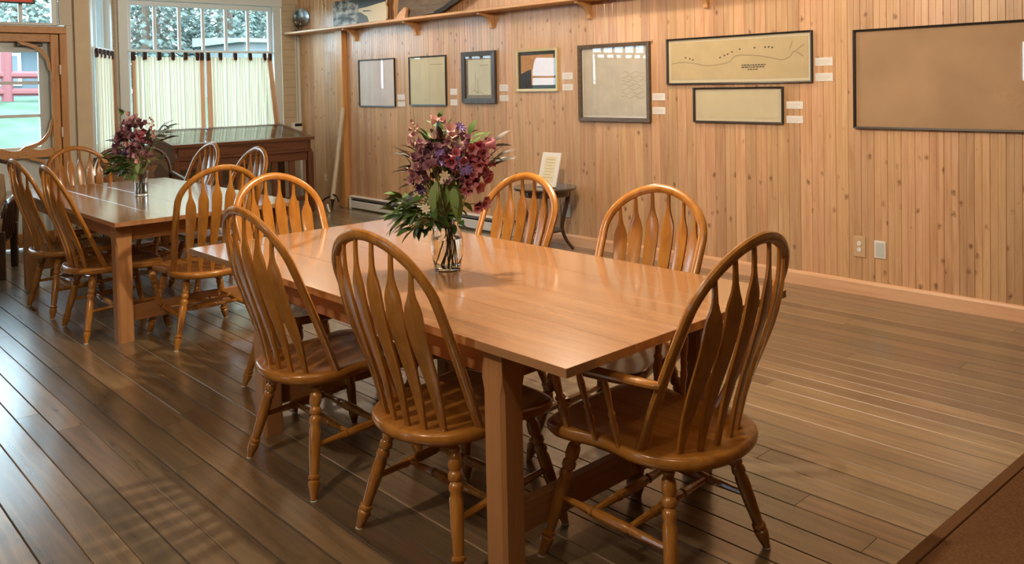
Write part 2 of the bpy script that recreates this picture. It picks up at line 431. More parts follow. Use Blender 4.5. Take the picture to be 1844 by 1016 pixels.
def rod(rot, org, u0, u1, z, label):
    r = empty('curtain_rod', org, rot, label=label, cat='curtain rod')
    MB().tube([(u0, ROD_Y, z), (u1, ROD_Y, z)], .007, 8).build('rod', M['white_metal'], r, True)
    for u in (u0+.01, u1-.01): MB().box(u-.008, u+.008, ROD_Y, -.025, z-.008, z+.008).build('bracket', M['white_metal'], r)
rod(R90, OB, 3.575, 5.515, 2.05, 'thin white rod across the wide window behind the display case')
curtain(R90, OB, 3.60, 4.50, .98, 1.985, ROD_Y, 9, (3.625, 3.761, 3.936, 4.103, 4.265, 4.416, 4.475), 'striped cream tab-top curtain, left half of the wide window', (1, 1), bw=.05)
curtain(R90, OB, 4.535, 5.45, .98, 1.985, ROD_Y, 9, (4.56, 4.723, 4.927, 5.136, 5.346, 5.425), 'striped cream tab-top curtain, right half of the wide window', (1, 1), swing=.10, bw=.06)

# canted bay side with a narrow window
CROT = atan2(.497, -.868); ON = (-10.54+.868*1.28, 3.44-.497*1.28, 0)
siding('wall_bay_side', CROT, ON, 1.0, 1.29, 0, ZC)
siding('wall_bay_lower', CROT, ON, 0, 1.0, 0, .86)
siding('wall_bay_upper', CROT, ON, 0, 1.0, 2.80, ZC)
window('window_2', CROT, ON, .11, .90, .95, 2.68, 2.03, 2, casing=.10, lowsplit=1)
rod(CROT, ON, .08, .93, 2.04, 'thin white rod across the narrow angled window')
curtain(CROT, ON, .10, .91, .90, 1.975, ROD_Y, 7, (.13, .30, .48, .66, .86), 'striped cream curtain on the narrow angled window by the door', (0, 1), bw=.05)

# door wall
OD = (XD, 0, 0)
MB().box(2.572, 2.80, 0, .16, 0, ZC).build('wall_door', M['tan_siding'], kind='structure', loc=OD, rz=R90)
MB().cbox(2.655, 2.80, -.03, 0, 0, ZC-.002, .004).build('trim_2', M['tan_siding'], kind='structure', loc=OD, rz=R90)
MB().cbox(2.515, 2.64, -.02, 0, 2.255, ZC-.002, .004).build('trim_3', M['cream_paint'], kind='structure', loc=OD, rz=R90)
MB().cbox(2.577, 2.64, -.02, 0, 0, 2.255, .004).build('trim_4', M['cream_paint'], kind='structure', loc=OD, rz=R90)
MB().box(1.30, 2.572, 0, .16, 2.85, ZC).build('wall_door_upper', M['tan_siding'], kind='structure', loc=OD, rz=R90)
MB().box(-2.2, 1.22, 0, .16, 0, .86).build('wall_left_lower', M['tan_siding'], kind='structure', loc=OD, rz=R90)
MB().box(-2.2, 1.22, 0, .16, 2.78, ZC).build('wall_left_upper', M['tan_siding'], kind='structure', loc=OD, rz=R90)
MB().box(YO, -1.0, 0, .16, 0, ZC).build('wall_left', M['tan_siding'], kind='structure', loc=OD, rz=R90)
MB().box(1.0, 1.30, 0, .16, 0, ZC).build('wall_left_pier', M['tan_siding'], kind='structure', loc=OD, rz=R90)
window('window_3', R90, OD, -.9, .95, .95, 2.68, 2.045, 6)
rod(R90, OD, -.92, .97, 2.05, 'thin white rod across the window left of the door')
curtain(R90, OD, -.88, .93, .95, 1.985, ROD_Y, 14, (-.85, -.6, -.35, -.1, .15, .4, .65, .9), 'striped cream curtain on the window left of the door', (1, 1))
# the screen door with fretwork, and the white glazed door behind it
dr = empty('door_1', OD, R90, kind='structure')
DP = lambda n, mb, mat, **k: mb.build(n, mat, dr, **k)
DP('door_casing', MB().cbox(2.507, 2.575, -.045, .02, 0, 2.165, .004), M['door_pine'])
DP('door_casing', MB().cbox(1.33, 1.40, -.045, .02, 0, 2.165, .004), M['door_pine'])
DP('head_casing', MB().cbox(1.33, 2.575, -.048, .02, 2.167, 2.235, .004), M['door_pinex'])
DP('stile', MB().cbox(2.425, 2.503, -.03, .01, .02, 2.16, .004), M['door_pine'])
DP('stile', MB().cbox(1.405, 1.48, -.03, .01, .02, 2.16, .004), M['door_pine'])
DP('top_rail', MB().cbox(1.482, 2.423, -.03, .01, 2.08, 2.16, .004), M['door_pinex'])
# middle rail with a wavy top edge
mid = [(1.482, .915), (2.423, .915), (2.423, .995)]
for i in range(25):
    u = 2.40-i*(2.40-1.50)/24; mid.append((u, .990+.022*abs(cos((u-1.95)*pi/.24))**3+.012*math.exp(-((u-1.95)/.03)**2)))
mid.append((1.482, .995))
DP('middle_rail', MB().prism(mid, lambda a, b, d: (a, d, b), -.03, .01), M['door_pinex'])
DP('bottom_rail', MB().cbox(1.482, 2.423, -.03, .01, .02, .16, .004), M['door_pinex'])
def fret(uc, zc, su, sz, n, scale=1.0):
    # quarter-round fretwork bracket in a corner of the screen opening
    out = [(0, .28), (.03, .28)]
    arc = [(.03+.0, .28)]
    P = [(0, .30), (.02, .27), (.028, .21), (.045, .165), (.09, .105), (.14, .065), (.20, .045), (.26, .03), (.30, .0), (.25, .0), (.19, .012), (.12, .035), (.062, .08), (.02, .14), (.0, .24)]
    poly = [(uc+su*a*scale, zc+sz*b*scale) for a, b in P]
    if su*sz > 0: poly = poly[::-1]
    DP(n, MB().prism(poly, lambda a, b, d: (a, d, b), -.025, .004), M['door_pine'])
fret(2.423, 2.08, -1, -1, 'fretwork'); fret(2.423, 1.0, -1, 1, 'fretwork')
fret(1.482, 2.08, 1, -1, 'fretwork'); fret(1.482, 1.0, 1, 1, 'fretwork')
fret(2.423, .915, -1, -1, 'fretwork', .8); fret(1.482, .915, 1, -1, 'fretwork', .8)
for z in (1.80, 1.16): DP('hinge', MB().cbox(2.500, 2.512, -.052, -.028, z-.05, z+.05, .002), M['white_metal'])
# white outer door
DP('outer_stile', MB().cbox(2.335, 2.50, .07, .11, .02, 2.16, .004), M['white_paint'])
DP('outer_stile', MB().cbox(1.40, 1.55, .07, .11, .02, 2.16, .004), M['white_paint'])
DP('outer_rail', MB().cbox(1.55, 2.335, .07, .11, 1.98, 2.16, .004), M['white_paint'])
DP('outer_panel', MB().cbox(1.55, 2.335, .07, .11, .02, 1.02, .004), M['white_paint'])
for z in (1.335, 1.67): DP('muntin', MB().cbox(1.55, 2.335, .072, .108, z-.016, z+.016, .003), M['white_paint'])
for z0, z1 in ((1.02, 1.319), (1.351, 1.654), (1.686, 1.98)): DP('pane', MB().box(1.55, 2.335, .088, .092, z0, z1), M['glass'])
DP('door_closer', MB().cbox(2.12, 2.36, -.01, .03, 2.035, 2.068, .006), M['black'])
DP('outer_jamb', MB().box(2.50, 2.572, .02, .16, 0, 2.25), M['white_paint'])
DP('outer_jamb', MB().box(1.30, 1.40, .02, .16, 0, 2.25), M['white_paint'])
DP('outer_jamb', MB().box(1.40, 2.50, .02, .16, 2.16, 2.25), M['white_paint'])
# transom light over the door
tr = empty('window_4', OD, R90, kind='structure')
TP = lambda n, mb, mat: mb.build(n, mat, tr)
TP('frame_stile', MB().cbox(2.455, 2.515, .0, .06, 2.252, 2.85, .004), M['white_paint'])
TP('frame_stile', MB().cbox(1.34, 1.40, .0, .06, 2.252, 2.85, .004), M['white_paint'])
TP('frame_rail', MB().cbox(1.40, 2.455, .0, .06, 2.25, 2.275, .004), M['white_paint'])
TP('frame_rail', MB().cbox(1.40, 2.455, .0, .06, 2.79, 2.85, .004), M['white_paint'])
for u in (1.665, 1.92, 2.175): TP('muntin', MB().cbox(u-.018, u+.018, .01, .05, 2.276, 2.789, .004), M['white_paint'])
for a, b in ((1.40, 1.647), (1.683, 1.902), (1.938, 2.157), (2.193, 2.455)): TP('pane', MB().box(a, b, .028, .032, 2.276, 2.789), M['glass'])
# exit sign hanging over the transom, only its lower edge in the picture
sg = empty('exit_sign', OD, R90, label='black and red exit sign over the door transom', cat='sign')
MB().cbox(1.93, 2.285, -.09, -.03, 2.455, 2.67, .006).build('housing', M['black'], sg)
MB().box(1.955, 2.26, -.094, -.088, 2.470, 2.66).build('face', plain('sign_red', (.75, .05, .03), .4), sg)
MB().cbox(2.09, 2.12, -.06, -.0, 2.67, 2.86, .002).build('mount', M['black'], sg)
fc = bpy.data.curves.new('lettering', 'FONT'); fc.body = 'EXIT'; fc.size = .14; fc.align_x = 'CENTER'; fc.extrude = .001
ft_ = bpy.data.objects.new('lettering_text', fc); COL.objects.link(ft_)
lme = bpy.data.meshes.new_from_object(ft_.evaluated_get(bpy.context.evaluated_depsgraph_get())); bpy.data.objects.remove(ft_)
lme.materials.clear(); lme.materials.append(M['paper_white']); fo = link('lettering', lme, sg, (2.107, -.0955, 2.53)); fo.rotation_euler = (radians(90), 0, 0)
# walls behind the camera
MB().box(XD-.16, XR, YO-.15, YO, 0, 1.45).build('wall_front_lower', M['plaster'], kind='structure')
MB().box(XD-.16, XR, YO-.15, YO, 2.12, ZC).build('wall_front_upper', M['plaster'], kind='structure')
for a, b in ((XD-.16, -4.52), (-3.75, XR)): MB().box(a, b, YO-.15, YO, 1.45, 2.12).build('wall_front_pier', M['plaster'], kind='structure')
MB().box(XR, XR+.15, YO-.15, YW+.2, 0, ZC).build('wall_near', M['plaster'], kind='structure')

# baseboard, heater, post, shelf
MB().prism([(-.018, 0), (-.018, .085), (-.012, .100), (0, .105), (0, 0)], lambda a, b, d: (d, YW+a, b), -6.15, XR-.05).build('baseboard_right', M['pine_trim'], kind='structure')
MB().cbox(-9.47, -9.315, YW-.075, YW, 0, 2.302, .006).build('trim_5', M['pine_post'], kind='structure')
ht = empty('baseboard_heater', (-9.24, YW, 0), label='long white baseboard heater along the pine wall', cat='heater')
MB().prism([(-.03, .0), (0, .0), (0, .165), (-.03, .165)], lambda a, b, d: (d, a, b), 0, 3.05).build('back_plate', M['white_metal'], ht)
MB().prism([(-.068, .02), (-.062, .02), (-.062, .108), (-.068, .104)], lambda a, b, d: (d, a, b), .03, 3.02).build('front_cover', M['white_metal'], ht)
MB().prism([(-.068, .150), (-.03, .158), (-.03, .166), (-.072, .156)], lambda a, b, d: (d, a, b), .03, 3.02).build('top_cover', M['white_metal'], ht)
MB().box(.03, 3.02, -.06, -.03, .02, .12).build('element', M['black'], ht)
for u in (0, 3.02): MB().cbox(u, u+.03, -.075, 0, 0, .168, .004).build('end_cap', M['white_metal'], ht)

sh = empty('wall_shelf', (0, 0, 0), label='long pine shelf on curved brackets high on the panelled wall', cat='shelf')
MB().cbox(-10.50, -3.3, 5.655, YW, 2.304, 2.335, .006).build('shelf_board', M['pine_shelf'], sh)
for x in (-9.08, -7.797, -6.491, -5.14, -3.88):
    P = [(0, 2.303), (-.205, 2.303), (-.205, 2.285)] + [(-.185+.15*sin(t*pi/2/8), 2.28-.125*(1-cos(t*pi/2/8))) for t in range(9)] + [(-.028, 2.145), (0, 2.145)]
    MB().prism(P, lambda a, b, d: (x+d, YW+a, b), -.02, .02).build('bracket', M['pine_shelf'], sh)

# ------------------------------------------------------------------ tables
def table(loc, L, Wd, legs_x, label, nplank=4, T=.765, th=.028, group=None):
    """loc: corner (x0,y0); legs_x: the two leg x ranges relative to x0"""
    x0, y0 = loc
    t = empty('dining_table', (x0+L/2, y0+Wd/2, 0), label=label, cat='table')
    X, Y = L/2, Wd/2
    w = Wd/nplank
    for i in range(nplank):
        MB().cbox(-X, X, -Y+i*w+.0004, -Y+(i+1)*w-.0004, T-th, T, .0010).build('top_plank', M['oak_table'], t)
    for (a, b) in legs_x:
        for s in (-1, 1):
            y1, y2 = (-Y+.035, -Y+.13) if s < 0 else (Y-.13, Y-.035)
            c = .012
            xa, xb = a-X, b-X
            poly = [(xa+c, y1), (xb-c, y1), (xb, y1+c), (xb, y2-c), (xb-c, y2), (xa+c, y2), (xa, y2-c), (xa, y1+c)]
            sq = [(xa, y1), (xb, y1), (xb, y2), (xa, y2)]
            # square at the top, stop-chamfered below
            rings = []
            def oct_(cc): return [(xa+cc, y1), (xb-cc, y1), (xb, y1+cc), (xb, y2-cc), (xb-cc, y2), (xa+cc, y2), (xa, y2-cc), (xa, y1+cc)]
            for z, cc in ((0, c), (.60, c), (.64, .002), (T-th-.001, .002)): rings.append([(p, q, z) for p, q in oct_(cc)])
            MB().rings(rings).build('leg', M['oak_leg'], t)
        xm = (a+b)/2-X
        MB().cbox(xm-.03, xm+.01, -Y+.131, Y-.131, .115, .215, .004).build('end_stretcher', M['oak_rail'], t)
        MB().cbox(xm-.02, xm+.02, -Y+.131, Y-.131, T-th-.11, T-th-.001, .003).build('apron', M['oak_rail'], t)
    for s in (-1, 1):
        yy = s*(Y-.085)
        MB().cbox(legs_x[0][1]-X+.001, legs_x[1][0]-X-.001, yy-.014, yy+.014, T-th-.105, T-th-.001, .003).build('apron', M['oak_railx'], t)
    return t
NT = table((-4.13, 1.668), 2.565, 1.205, ((.60, .694), (2.17, 2.264)), 'long oak dining table in the foreground with a glass vase of flowers', 4)
FT = table((-7.74, 1.685), 2.46, 1.24, ((.10, .194), (2.265, 2.365)), 'long oak dining table farther back near the windows', 4)

# ------------------------------------------------------------------ Windsor chairs
BWB, BWM, ZT, YT, YB, V1, NN, ZS = .211, .248, 1.088, -.42, -.135, .697, 1.884, .452
def bow_half(k=1.0):
    """centre line of one half of the bow, from the seat up to the crown: (x, y, z)"""
    pts = []
    for i in range(10):
        s = i/10; pts.append((BWB+(BWM-BWB)*sin(s*pi/2), s*V1))
    for i in range(15):
        th = pi/2*i/14; pts.append((BWM*max(cos(th), 0)**(2/NN), V1+(1-V1)*sin(th)**(2/NN)))
    return [Vector((u*k, YB+(YT-YB)*v, ZS+(ZT-ZS)*v)) for u, v in pts]
LEG = [(t_, r_*1.13) for t_, r_ in [(0, .012), (.05, .013), (.075, .019), (.10, .0145), (.125, .020), (.19, .0215), (.23, .0155), (.25, .021), (.285, .021), (.305, .0145), (.325, .020), (.355, .0215), (.38, .0165), (.42, .0205), (.6, .0195), (.77, .0160), (.795, .0155), (.805, .0205), (.825, .021), (.84, .016), (.852, .0205), (.878, .0205), (.93, .0165), (.98, .0118), (1, .0118)]]
STR = [(0, .009), (.2, .012), (.30, .014), (.31, .0165), (.325, .0165), (.335, .012), (.36, .0165), (.44, .0175), (.5, .018), (.56, .0175), (.64, .0165), (.665, .012), (.675, .0165), (.69, .0165), (.70, .014), (.8, .012), (1, .009)]
def build_chair(name, arms=False):
    k = 1.055 if arms else 1.0
    t = empty(name)
    # seat
    H = [(0, -.335), (.09, -.322), (.165, -.283), (.218, -.21), (.236, -.13), (.230, -.06), (.222, -.01), (.230, .05), (.246, .12), (.246, .175), (.215, .218), (.12, .236), (0, .24)]
    if arms: H = [(x*1.08, y*1.06) for x, y in H]
    full = [(x, y, 0) for x, y in H] + [(-x, y, 0) for x, y in H[-2:0:-1]]
    ol = spline(full, 4, True); cy = -.05
    R = []
    for z, s in ((.408, .90), (.413, .965), (.424, .995), (.436, 1.0), (.446, .992), (.452, .97), (.4535, .93), (.449, .80), (.446, .5), (.447, .15)):
        R.append([(p.x*s, cy+(p.y-cy)*s, z) for p in ol])
    MB().rings(R).build('seat', M['chair_seat'], t, True)
    # bow
    h = bow_half(k); path = [Vector((-p.x, p.y, p.z)) for p in h] + h[::-1][1:]
    def side(i):
        # in-plane normal of the bow
        a = path[min(i+1, len(path)-1)]-path[max(i-1, 0)]
        pl = Vector((0, (ZT-ZS), -(YT-YB))).normalized()
        return a.cross(pl)
    MB().tube(path, .0200, 10, side, .0150).build('back_bow', M['chair'], t, True)
    # six arrow spindles
    for j, xb in enumerate((-.158, -.100, -.035, .035, .100, .158)):
        xt = {.158: .194, .100: .124, .035: .042}[abs(xb)]*(1 if xb > 0 else -1)*k; xb *= k
        yb = YB-.150*sqrt(max(0, 1-(xb/(.212*k))**2))
        # the bow at that x, searched from the crown
        q = None
        for a, b in zip(h[::-1], h[::-1][1:]):
            if a.x <= abs(xt) <= b.x:
                f = (abs(xt)-a.x)/max(1e-6, b.x-a.x); q = a.lerp(b, f); break
        top = Vector((xt, q.y, q.z-.006)); bot = Vector((xb, yb, ZS-.008))
        ts = (0, .08, .2, .35, .5, .62, .70, .75, .79, .83, .87, .93, 1)
        ws = (.0095, .0118, .0175, .0240, .0285, .0308, .0315, .0305, .0250, .0155, .0095, .0078, .0070)
        ds = (.0075, .0075, .007, .0065, .006, .006, .006, .006, .006, .006, .006, .0058, .0055)
        pts = [bot.lerp(top, s)+Vector((0, -.020*sin(pi*s)+.012*sin(2*pi*s), 0)) for s in ts]
        ax = Vector((1, .55*xb/.21, 0)).normalized()
        MB().tube(pts, ws, 8, tuple(ax), ds, sq=.38).build('spindle', M['chair'], t, True)
    # legs with glides
    rl, fl_ = [], []
    tops = {'r': (.150*k, -.19, .412), 'f': (.165*k, .145, .412)}
    feet = {'r': (.262*k, -.276, .004), 'f': (.252*k, .236, .004)}
    P = {}
    for e in 'rf':
        for s in (-1, 1):
            a = Vector((tops[e][0]*s, tops[e][1], tops[e][2])); b = Vector((feet[e][0]*s, feet[e][1], feet[e][2]))
            lg = MB().lathe(a, b, LEG, 10).build('leg', M['chair'], t, True)
            MB().lathe(b, b-Vector((0, 0, .004)), [(0, .013), (.6, .014), (1, .012)], 10).build('foot_glide', M['white_glide'], lg, True)
            P[e, s] = (a, b)
    S = {}
    for s in (-1, 1):
        a = P['r', s][0].lerp(P['r', s][1], .56); b = P['f', s][0].lerp(P['f', s][1], .52)
        MB().lathe(a, b, STR, 8).build('side_stretcher', M['chair_seat'], t, True); S[s] = (a, b)
    for f in (.36, .68):
        MB().lathe(S[-1][0].lerp(S[-1][1], f), S[1][0].lerp(S[1][1], f), STR, 8).build('cross_stretcher', M['chair'], t, True)
    if arms:
        for s in (-1, 1):
            pts = [(s*.248*k, -.236, .675), (s*.268*k, -.18, .680), (s*.283*k, -.06, .682), (s*.288*k, .08, .680), (s*.285*k, .17, .676), (s*.284*k, .20, .668)]
            MB().tube(spline(pts, 4), [.014, .016, .018, .02, .021, .022, .023, .024, .025, .026, .027, .028, .029, .030, .030, .030, .030, .028, .026, .022, .018], 10, (1, 0, 0), .0125).build('arm', M['chair_seat'], t, True)
            MB().lathe((s*.284*k-.026, .185, .655), (s*.284*k+.026, .185, .655), [(0, .016), (.1, .021), (.9, .021), (1, .016)], 12).build('arm_scroll', M['chair_seat'], t, True)
            for (yb_, yt_, r) in ((.13, .15, 1.15), (.02, .04, .85), (-.07, -.06, .85)):
                MB().lathe((s*.232*k, yb_, .445), (s*.283*k, yt_, .672), [(0, .009*r), (.15, .011*r), (.3, .0155*r), (.42, .011*r), (.45, .015*r), (.48, .015*r), (.51, .010*r), (.7, .013*r), (.8, .014*r), (1, .009*r)], 8).build('arm_post', M['chair'], t, True)
    return t
def copy_tree(o, parent=None):
    c = o.copy(); COL.objects.link(c); c.parent = parent
    for ch in o.children: copy_tree(ch, c)
    return c
proto = build_chair('dining_chair')
CH = [
 (-3.042, 1.843, 0, 1.0, 'oak arrow-back chair on the near side of the foreground table, its left one'),
 (-2.245, 1.870, 2.5, 1.0, 'oak arrow-back chair on the near side of the foreground table, beside the corner leg'),
 (-3.10, 2.640, 182, .985, 'oak arrow-back chair behind the foreground table, next to the flowers'),
 (-2.225, 2.640, 186, .985, 'oak arrow-back chair behind the foreground table, its right one'),
 (-3.845, 2.197, -90, .985, 'oak arrow-back chair at the far left end of the foreground table'),
 (-5.245, 2.187, 88, 1.0, 'oak arrow-back chair at the right end of the farther table'),
 (-6.59, 1.855, 2, 1.0, 'oak arrow-back chair on the near side of the farther table, leftmost'),
 (-5.79, 1.860, -2, 1.0, 'oak arrow-back chair on the near side of the farther table, beside its front leg'),
 (-7.32, 2.775, 180, .985, 'oak arrow-back chair behind the farther table, left of two before the display case'),
 (-6.37, 2.750, 180, .985, 'oak arrow-back chair behind the farther table, right of two before the display case'),
 (-7.53, 2.235, -88, .985, 'oak arrow-back chair at the left end of the farther table'),
]
for i, (x, yy, a, sz, lab) in enumerate(CH):
    o = proto if i == 0 else copy_tree(proto)
    o.location = (x, yy, 0); o.rotation_euler = (0, 0, radians(a)); o.scale = (1, 1, sz)
    tag(o, lab, 'chair', 'arrow-back chairs around the two tables')
ac = build_chair('armchair', True); ac.location = (-1.695, 2.19, 0); ac.rotation_euler = (0, 0, radians(92))
tag(ac, 'dark-shaded oak arrow-back armchair at the right end of the foreground table', 'armchair')
# ------------------------------------------------------------------ flowers
M['stem'] = leafmat('stem_green', (.16, .25, .08), (.26, .32, .13), .6, 0)
M['leaf_green'] = leafmat('leaf_green', (.05, .13, .025), (.13, .25, .06), .5)
M['leaf_light'] = leafmat('leaf_light', (.16, .27, .07), (.22, .33, .11), .5)
M['leaf_dark'] = leafmat('leaf_dark', (.030, .040, .022), (.075, .055, .045), .5, .15)
M['pink'] = leafmat('petal_pink', (.42, .10, .16), (.62, .26, .30), .6)
M['mauve'] = leafmat('petal_mauve', (.17, .06, .10), (.40, .20, .26), .6)
M['pale'] = leafmat('petal_pale_pink', (.60, .33, .34), (.72, .46, .44), .6)
M['purple'] = leafmat('petal_purple', (.16, .09, .30), (.30, .18, .42), .6)
M['cream_petal'] = leafmat('petal_cream', (.72, .66, .46), (.80, .76, .62), .6)
M['clear'] = plain('clear_glass', (1, 1, 1), .0, trans=1, ior=1.45)
M['water'] = plain('vase_water', (.93, .98, .94), .0, trans=1, ior=1.33)

def leaf_mesh(name, mat, w=.36, bend=.25, fold=.12, n=5):
    """unit leaf along +x, width w, drooping"""
    vs = []; fs = []
    for i in range(n+1):
        t = i/n; ww = w/2*sin(pi*min(1, t*.97+.03))**.8*(1-.35*t)
        if i == n: ww = .004
        z = -bend*t*t
        vs += [(t, -ww, z+fold*ww), (t, 0, z), (t, ww, z+fold*ww), (t, 0, z-.012)]
    for i in range(n):
        a = i*4; b = a+4
        fs += [(a, b, b+1, a+1), (a+1, b+1, b+2, a+2), (a+3, b+3, b, a), (a+2, b+2, b+3, a+3)]
    mb = MB().add(vs, fs); return mb.mesh(name, mat, True)
LEAF = {k: leaf_mesh('leaf', M[k], w, bd) for k, w, bd in (('leaf_green', .52, .3), ('leaf_light', .40, .25), ('leaf_dark', .34, .25))}
def bell_mesh(mat):
    """five-lobed cup along +z, unit height"""
    R = []
    for z, r in ((0, .10), (.12, .26), (.4, .34), (.75, .42), (1.0, .62)):
        R.append([(r*(1+(.22 if z > .8 else 0)*(1 if k % 2 else -.6))*cos(2*pi*k/10), r*(1+(.22 if z > .8 else 0)*(1 if k % 2 else -.6))*sin(2*pi*k/10), z) for k in range(10)])
    for z, r in ((.92, .5), (.4, .26), (.12, .12)):
        R.append([(r*cos(2*pi*k/10), r*sin(2*pi*k/10), z) for k in range(10)])
    return MB().rings(R).mesh('blossom', mat, True)
def star_mesh(mat, n=6, wid=.34):
    """open flower facing +z, unit radius, with a domed centre"""
    mb = MB()
    for k in range(n):
        a = 2*pi*k/n; c, s = cos(a), sin(a)
        pts = [(.08, 0, .05), (.45, -wid, .16), (.85, -wid*.7, .20), (1, 0, .14), (.85, wid*.7, .20), (.45, wid, .16)]
        mb.add([(c*x-s*y_, s*x+c*y_, z) for x, y_, z in pts]+[(c*.5, s*.5, .02)], [(0, 1, 2, 3), (0, 3, 4, 5), (6, 1, 0), (6, 2, 1), (6, 3, 2), (6, 4, 3), (6, 5, 4), (6, 0, 5)])
    mb.lathe((0, 0, 0), (0, 0, .22), [(0, .16), (.5, .2), (1, .06)], 8)
    return mb.mesh('blossom', mat, False)
FLW = {'pink': bell_mesh(M['pink']), 'mauve': bell_mesh(M['mauve']), 'pale': bell_mesh(M['pale']), 'purple': star_mesh(M['purple'], 9, .16), 'cream_petal': star_mesh(M['cream_petal'], 7, .26)}

RV = Vector((.734*.0+.679, .734, 0)).normalized(); TV = Vector((.734, -.679, 0)).normalized(); UV = Vector((0, 0, 1))
def place(me, root, pos, direc, size, roll=0, axis='z', name=None):
    d = Vector(direc).normalized()
    if axis == 'z': q = d.to_track_quat('Z', 'Y')
    else: q = d.to_track_quat('X', 'Z')
    o = link(name or me.name.split('.')[0], me, root)
    o.rotation_mode = 'QUATERNION'; o.rotation_quaternion = q @ Matrix.Rotation(roll, 4, 'Z' if axis == 'z' else 'X').to_quaternion()
    o.location = pos; o.scale = (size,)*3
    return o
def bouquet(loc, mouth, seed, label, spec, k=1.0):
    root = empty('flower_bouquet', loc, label=label, cat='flowers')
    rn = random.Random(seed); neck = Vector((0, 0, mouth))
    def P(r, z, d): return RV*r*k + TV*d*k + UV*z
    def jit(a): return Vector((rn.uniform(-a, a), rn.uniform(-a, a), rn.uniform(-a, a)))
    nst = [0]
    def stem(p, thick=.0022):
        nst[0] += 1
        if nst[0] > 14:
            m = neck+Vector((rn.uniform(-.02, .02), rn.uniform(-.02, .02), .0))
            MB().tube(spline([m-UV*.02, m.lerp(p, .5)+UV*.03, p], 4), thick*.8, 5).build('stem', M['stem'], root, True); return
        b = Vector((rn.uniform(-.034, .034), rn.uniform(-.034, .034), .014)); m = neck+Vector((rn.uniform(-.018, .018), rn.uniform(-.018, .018), 0))
        mid_ = m.lerp(p, .5)+UV*.03
        MB().tube(spline([b, m, mid_, p], 4), thick, 5).build('stem', M['stem'], root, True)
    for kind, r, z, d, n, spread, size in spec:
        if kind in ('mauve', 'pink', 'pale', 'purple'): n, size, spread = int(n*1.9), size*.70, spread*1.1
        elif kind in ('leaf_green', 'leaf_dark'): n, size = int(n*1.7), size*.80
        for i in range(n):
            p = P(r+rn.uniform(-spread, spread), z+rn.uniform(-spread, spread), d+rn.uniform(-spread, spread)*1.2)
            s = size*rn.uniform(.8, 1.2)
            out = (p-neck-UV*.05)
            if kind in FLW:
                dr_ = out.normalized()*.5 + TV*rn.uniform(.2, .9) + jit(.5) + (UV*-.4 if kind in ('pink',) else UV*.1)
                place(FLW[kind], root, p, dr_, s, rn.uniform(0, 6))
                if i % 3 == 0: stem(p)
            elif kind == 'spike':
                # tall spike of small bells
                stem(p, .0028); tip = p+UV*size+RV*.0
                MB().tube([p, p.lerp(tip, .5)+RV*.004, tip], [.003, .0022, .001], 5).build('spike_stem', M['stem'], root, True)
                for q in range(16):
                    t = q/16; a = q*2.4; s2 = .026*(1-.75*t)
                    dd = Vector((cos(a), sin(a), .3-.3*t)); place(FLW['pale'] if q < 11 else LEAF['leaf_dark'], root, p.lerp(tip, t)+dd*.004, dd, s2, 0, 'z' if q < 11 else 'x')
            else:
                if kind == 'leaf_light': dr_ = Vector((0, 0, -1))+TV*.35+RV*rn.uniform(-.3, .3)
                else: dr_ = Vector((out.x, out.y, out.z*.45))*3 + jit(.35)
                place(LEAF[kind], root, p, dr_, s, rn.uniform(-.6, .6), 'x')
                if i % 4 == 0: stem(p)
    return root
def vase(loc, prof, waterh, label, th=.004, n=24):
    root = empty('flower_vase', loc, label=label, cat='vase')
    outer = prof; inner = [(r-th, z) for r, z in prof[::-1] if z > .01] + [(max(.004, prof[0][0]-th*1.5), .010)]
    R = [[(r*cos(2*pi*j/n), r*sin(2*pi*j/n), z) for j in range(n)] for r, z in outer+inner]
    MB().rings(R).build('glass_body', M['clear'], root, True)
    wp_ = [(r-th-.0008, z) for r, z in prof if .012 < z < waterh]; 
    wp_ = [(wp_[0][0], .0115)] + wp_
    MB().rings([[(r*cos(2*pi*j/n), r*sin(2*pi*j/n), z) for j in range(n)] for r, z in wp_]).build('water', M['water'], root, True)
    return root
V1_ = (-2.787, 2.241, .7655)
vase(V1_, [(.050, 0), (.056, .004), (.060, .03), (.068, .07), (.071, .105), (.069, .135), (.060, .165), (.050, .182), (.047, .19), (.050, .200), (.058, .212)], .15, 'bulbous clear glass vase with flower stems on the foreground table')
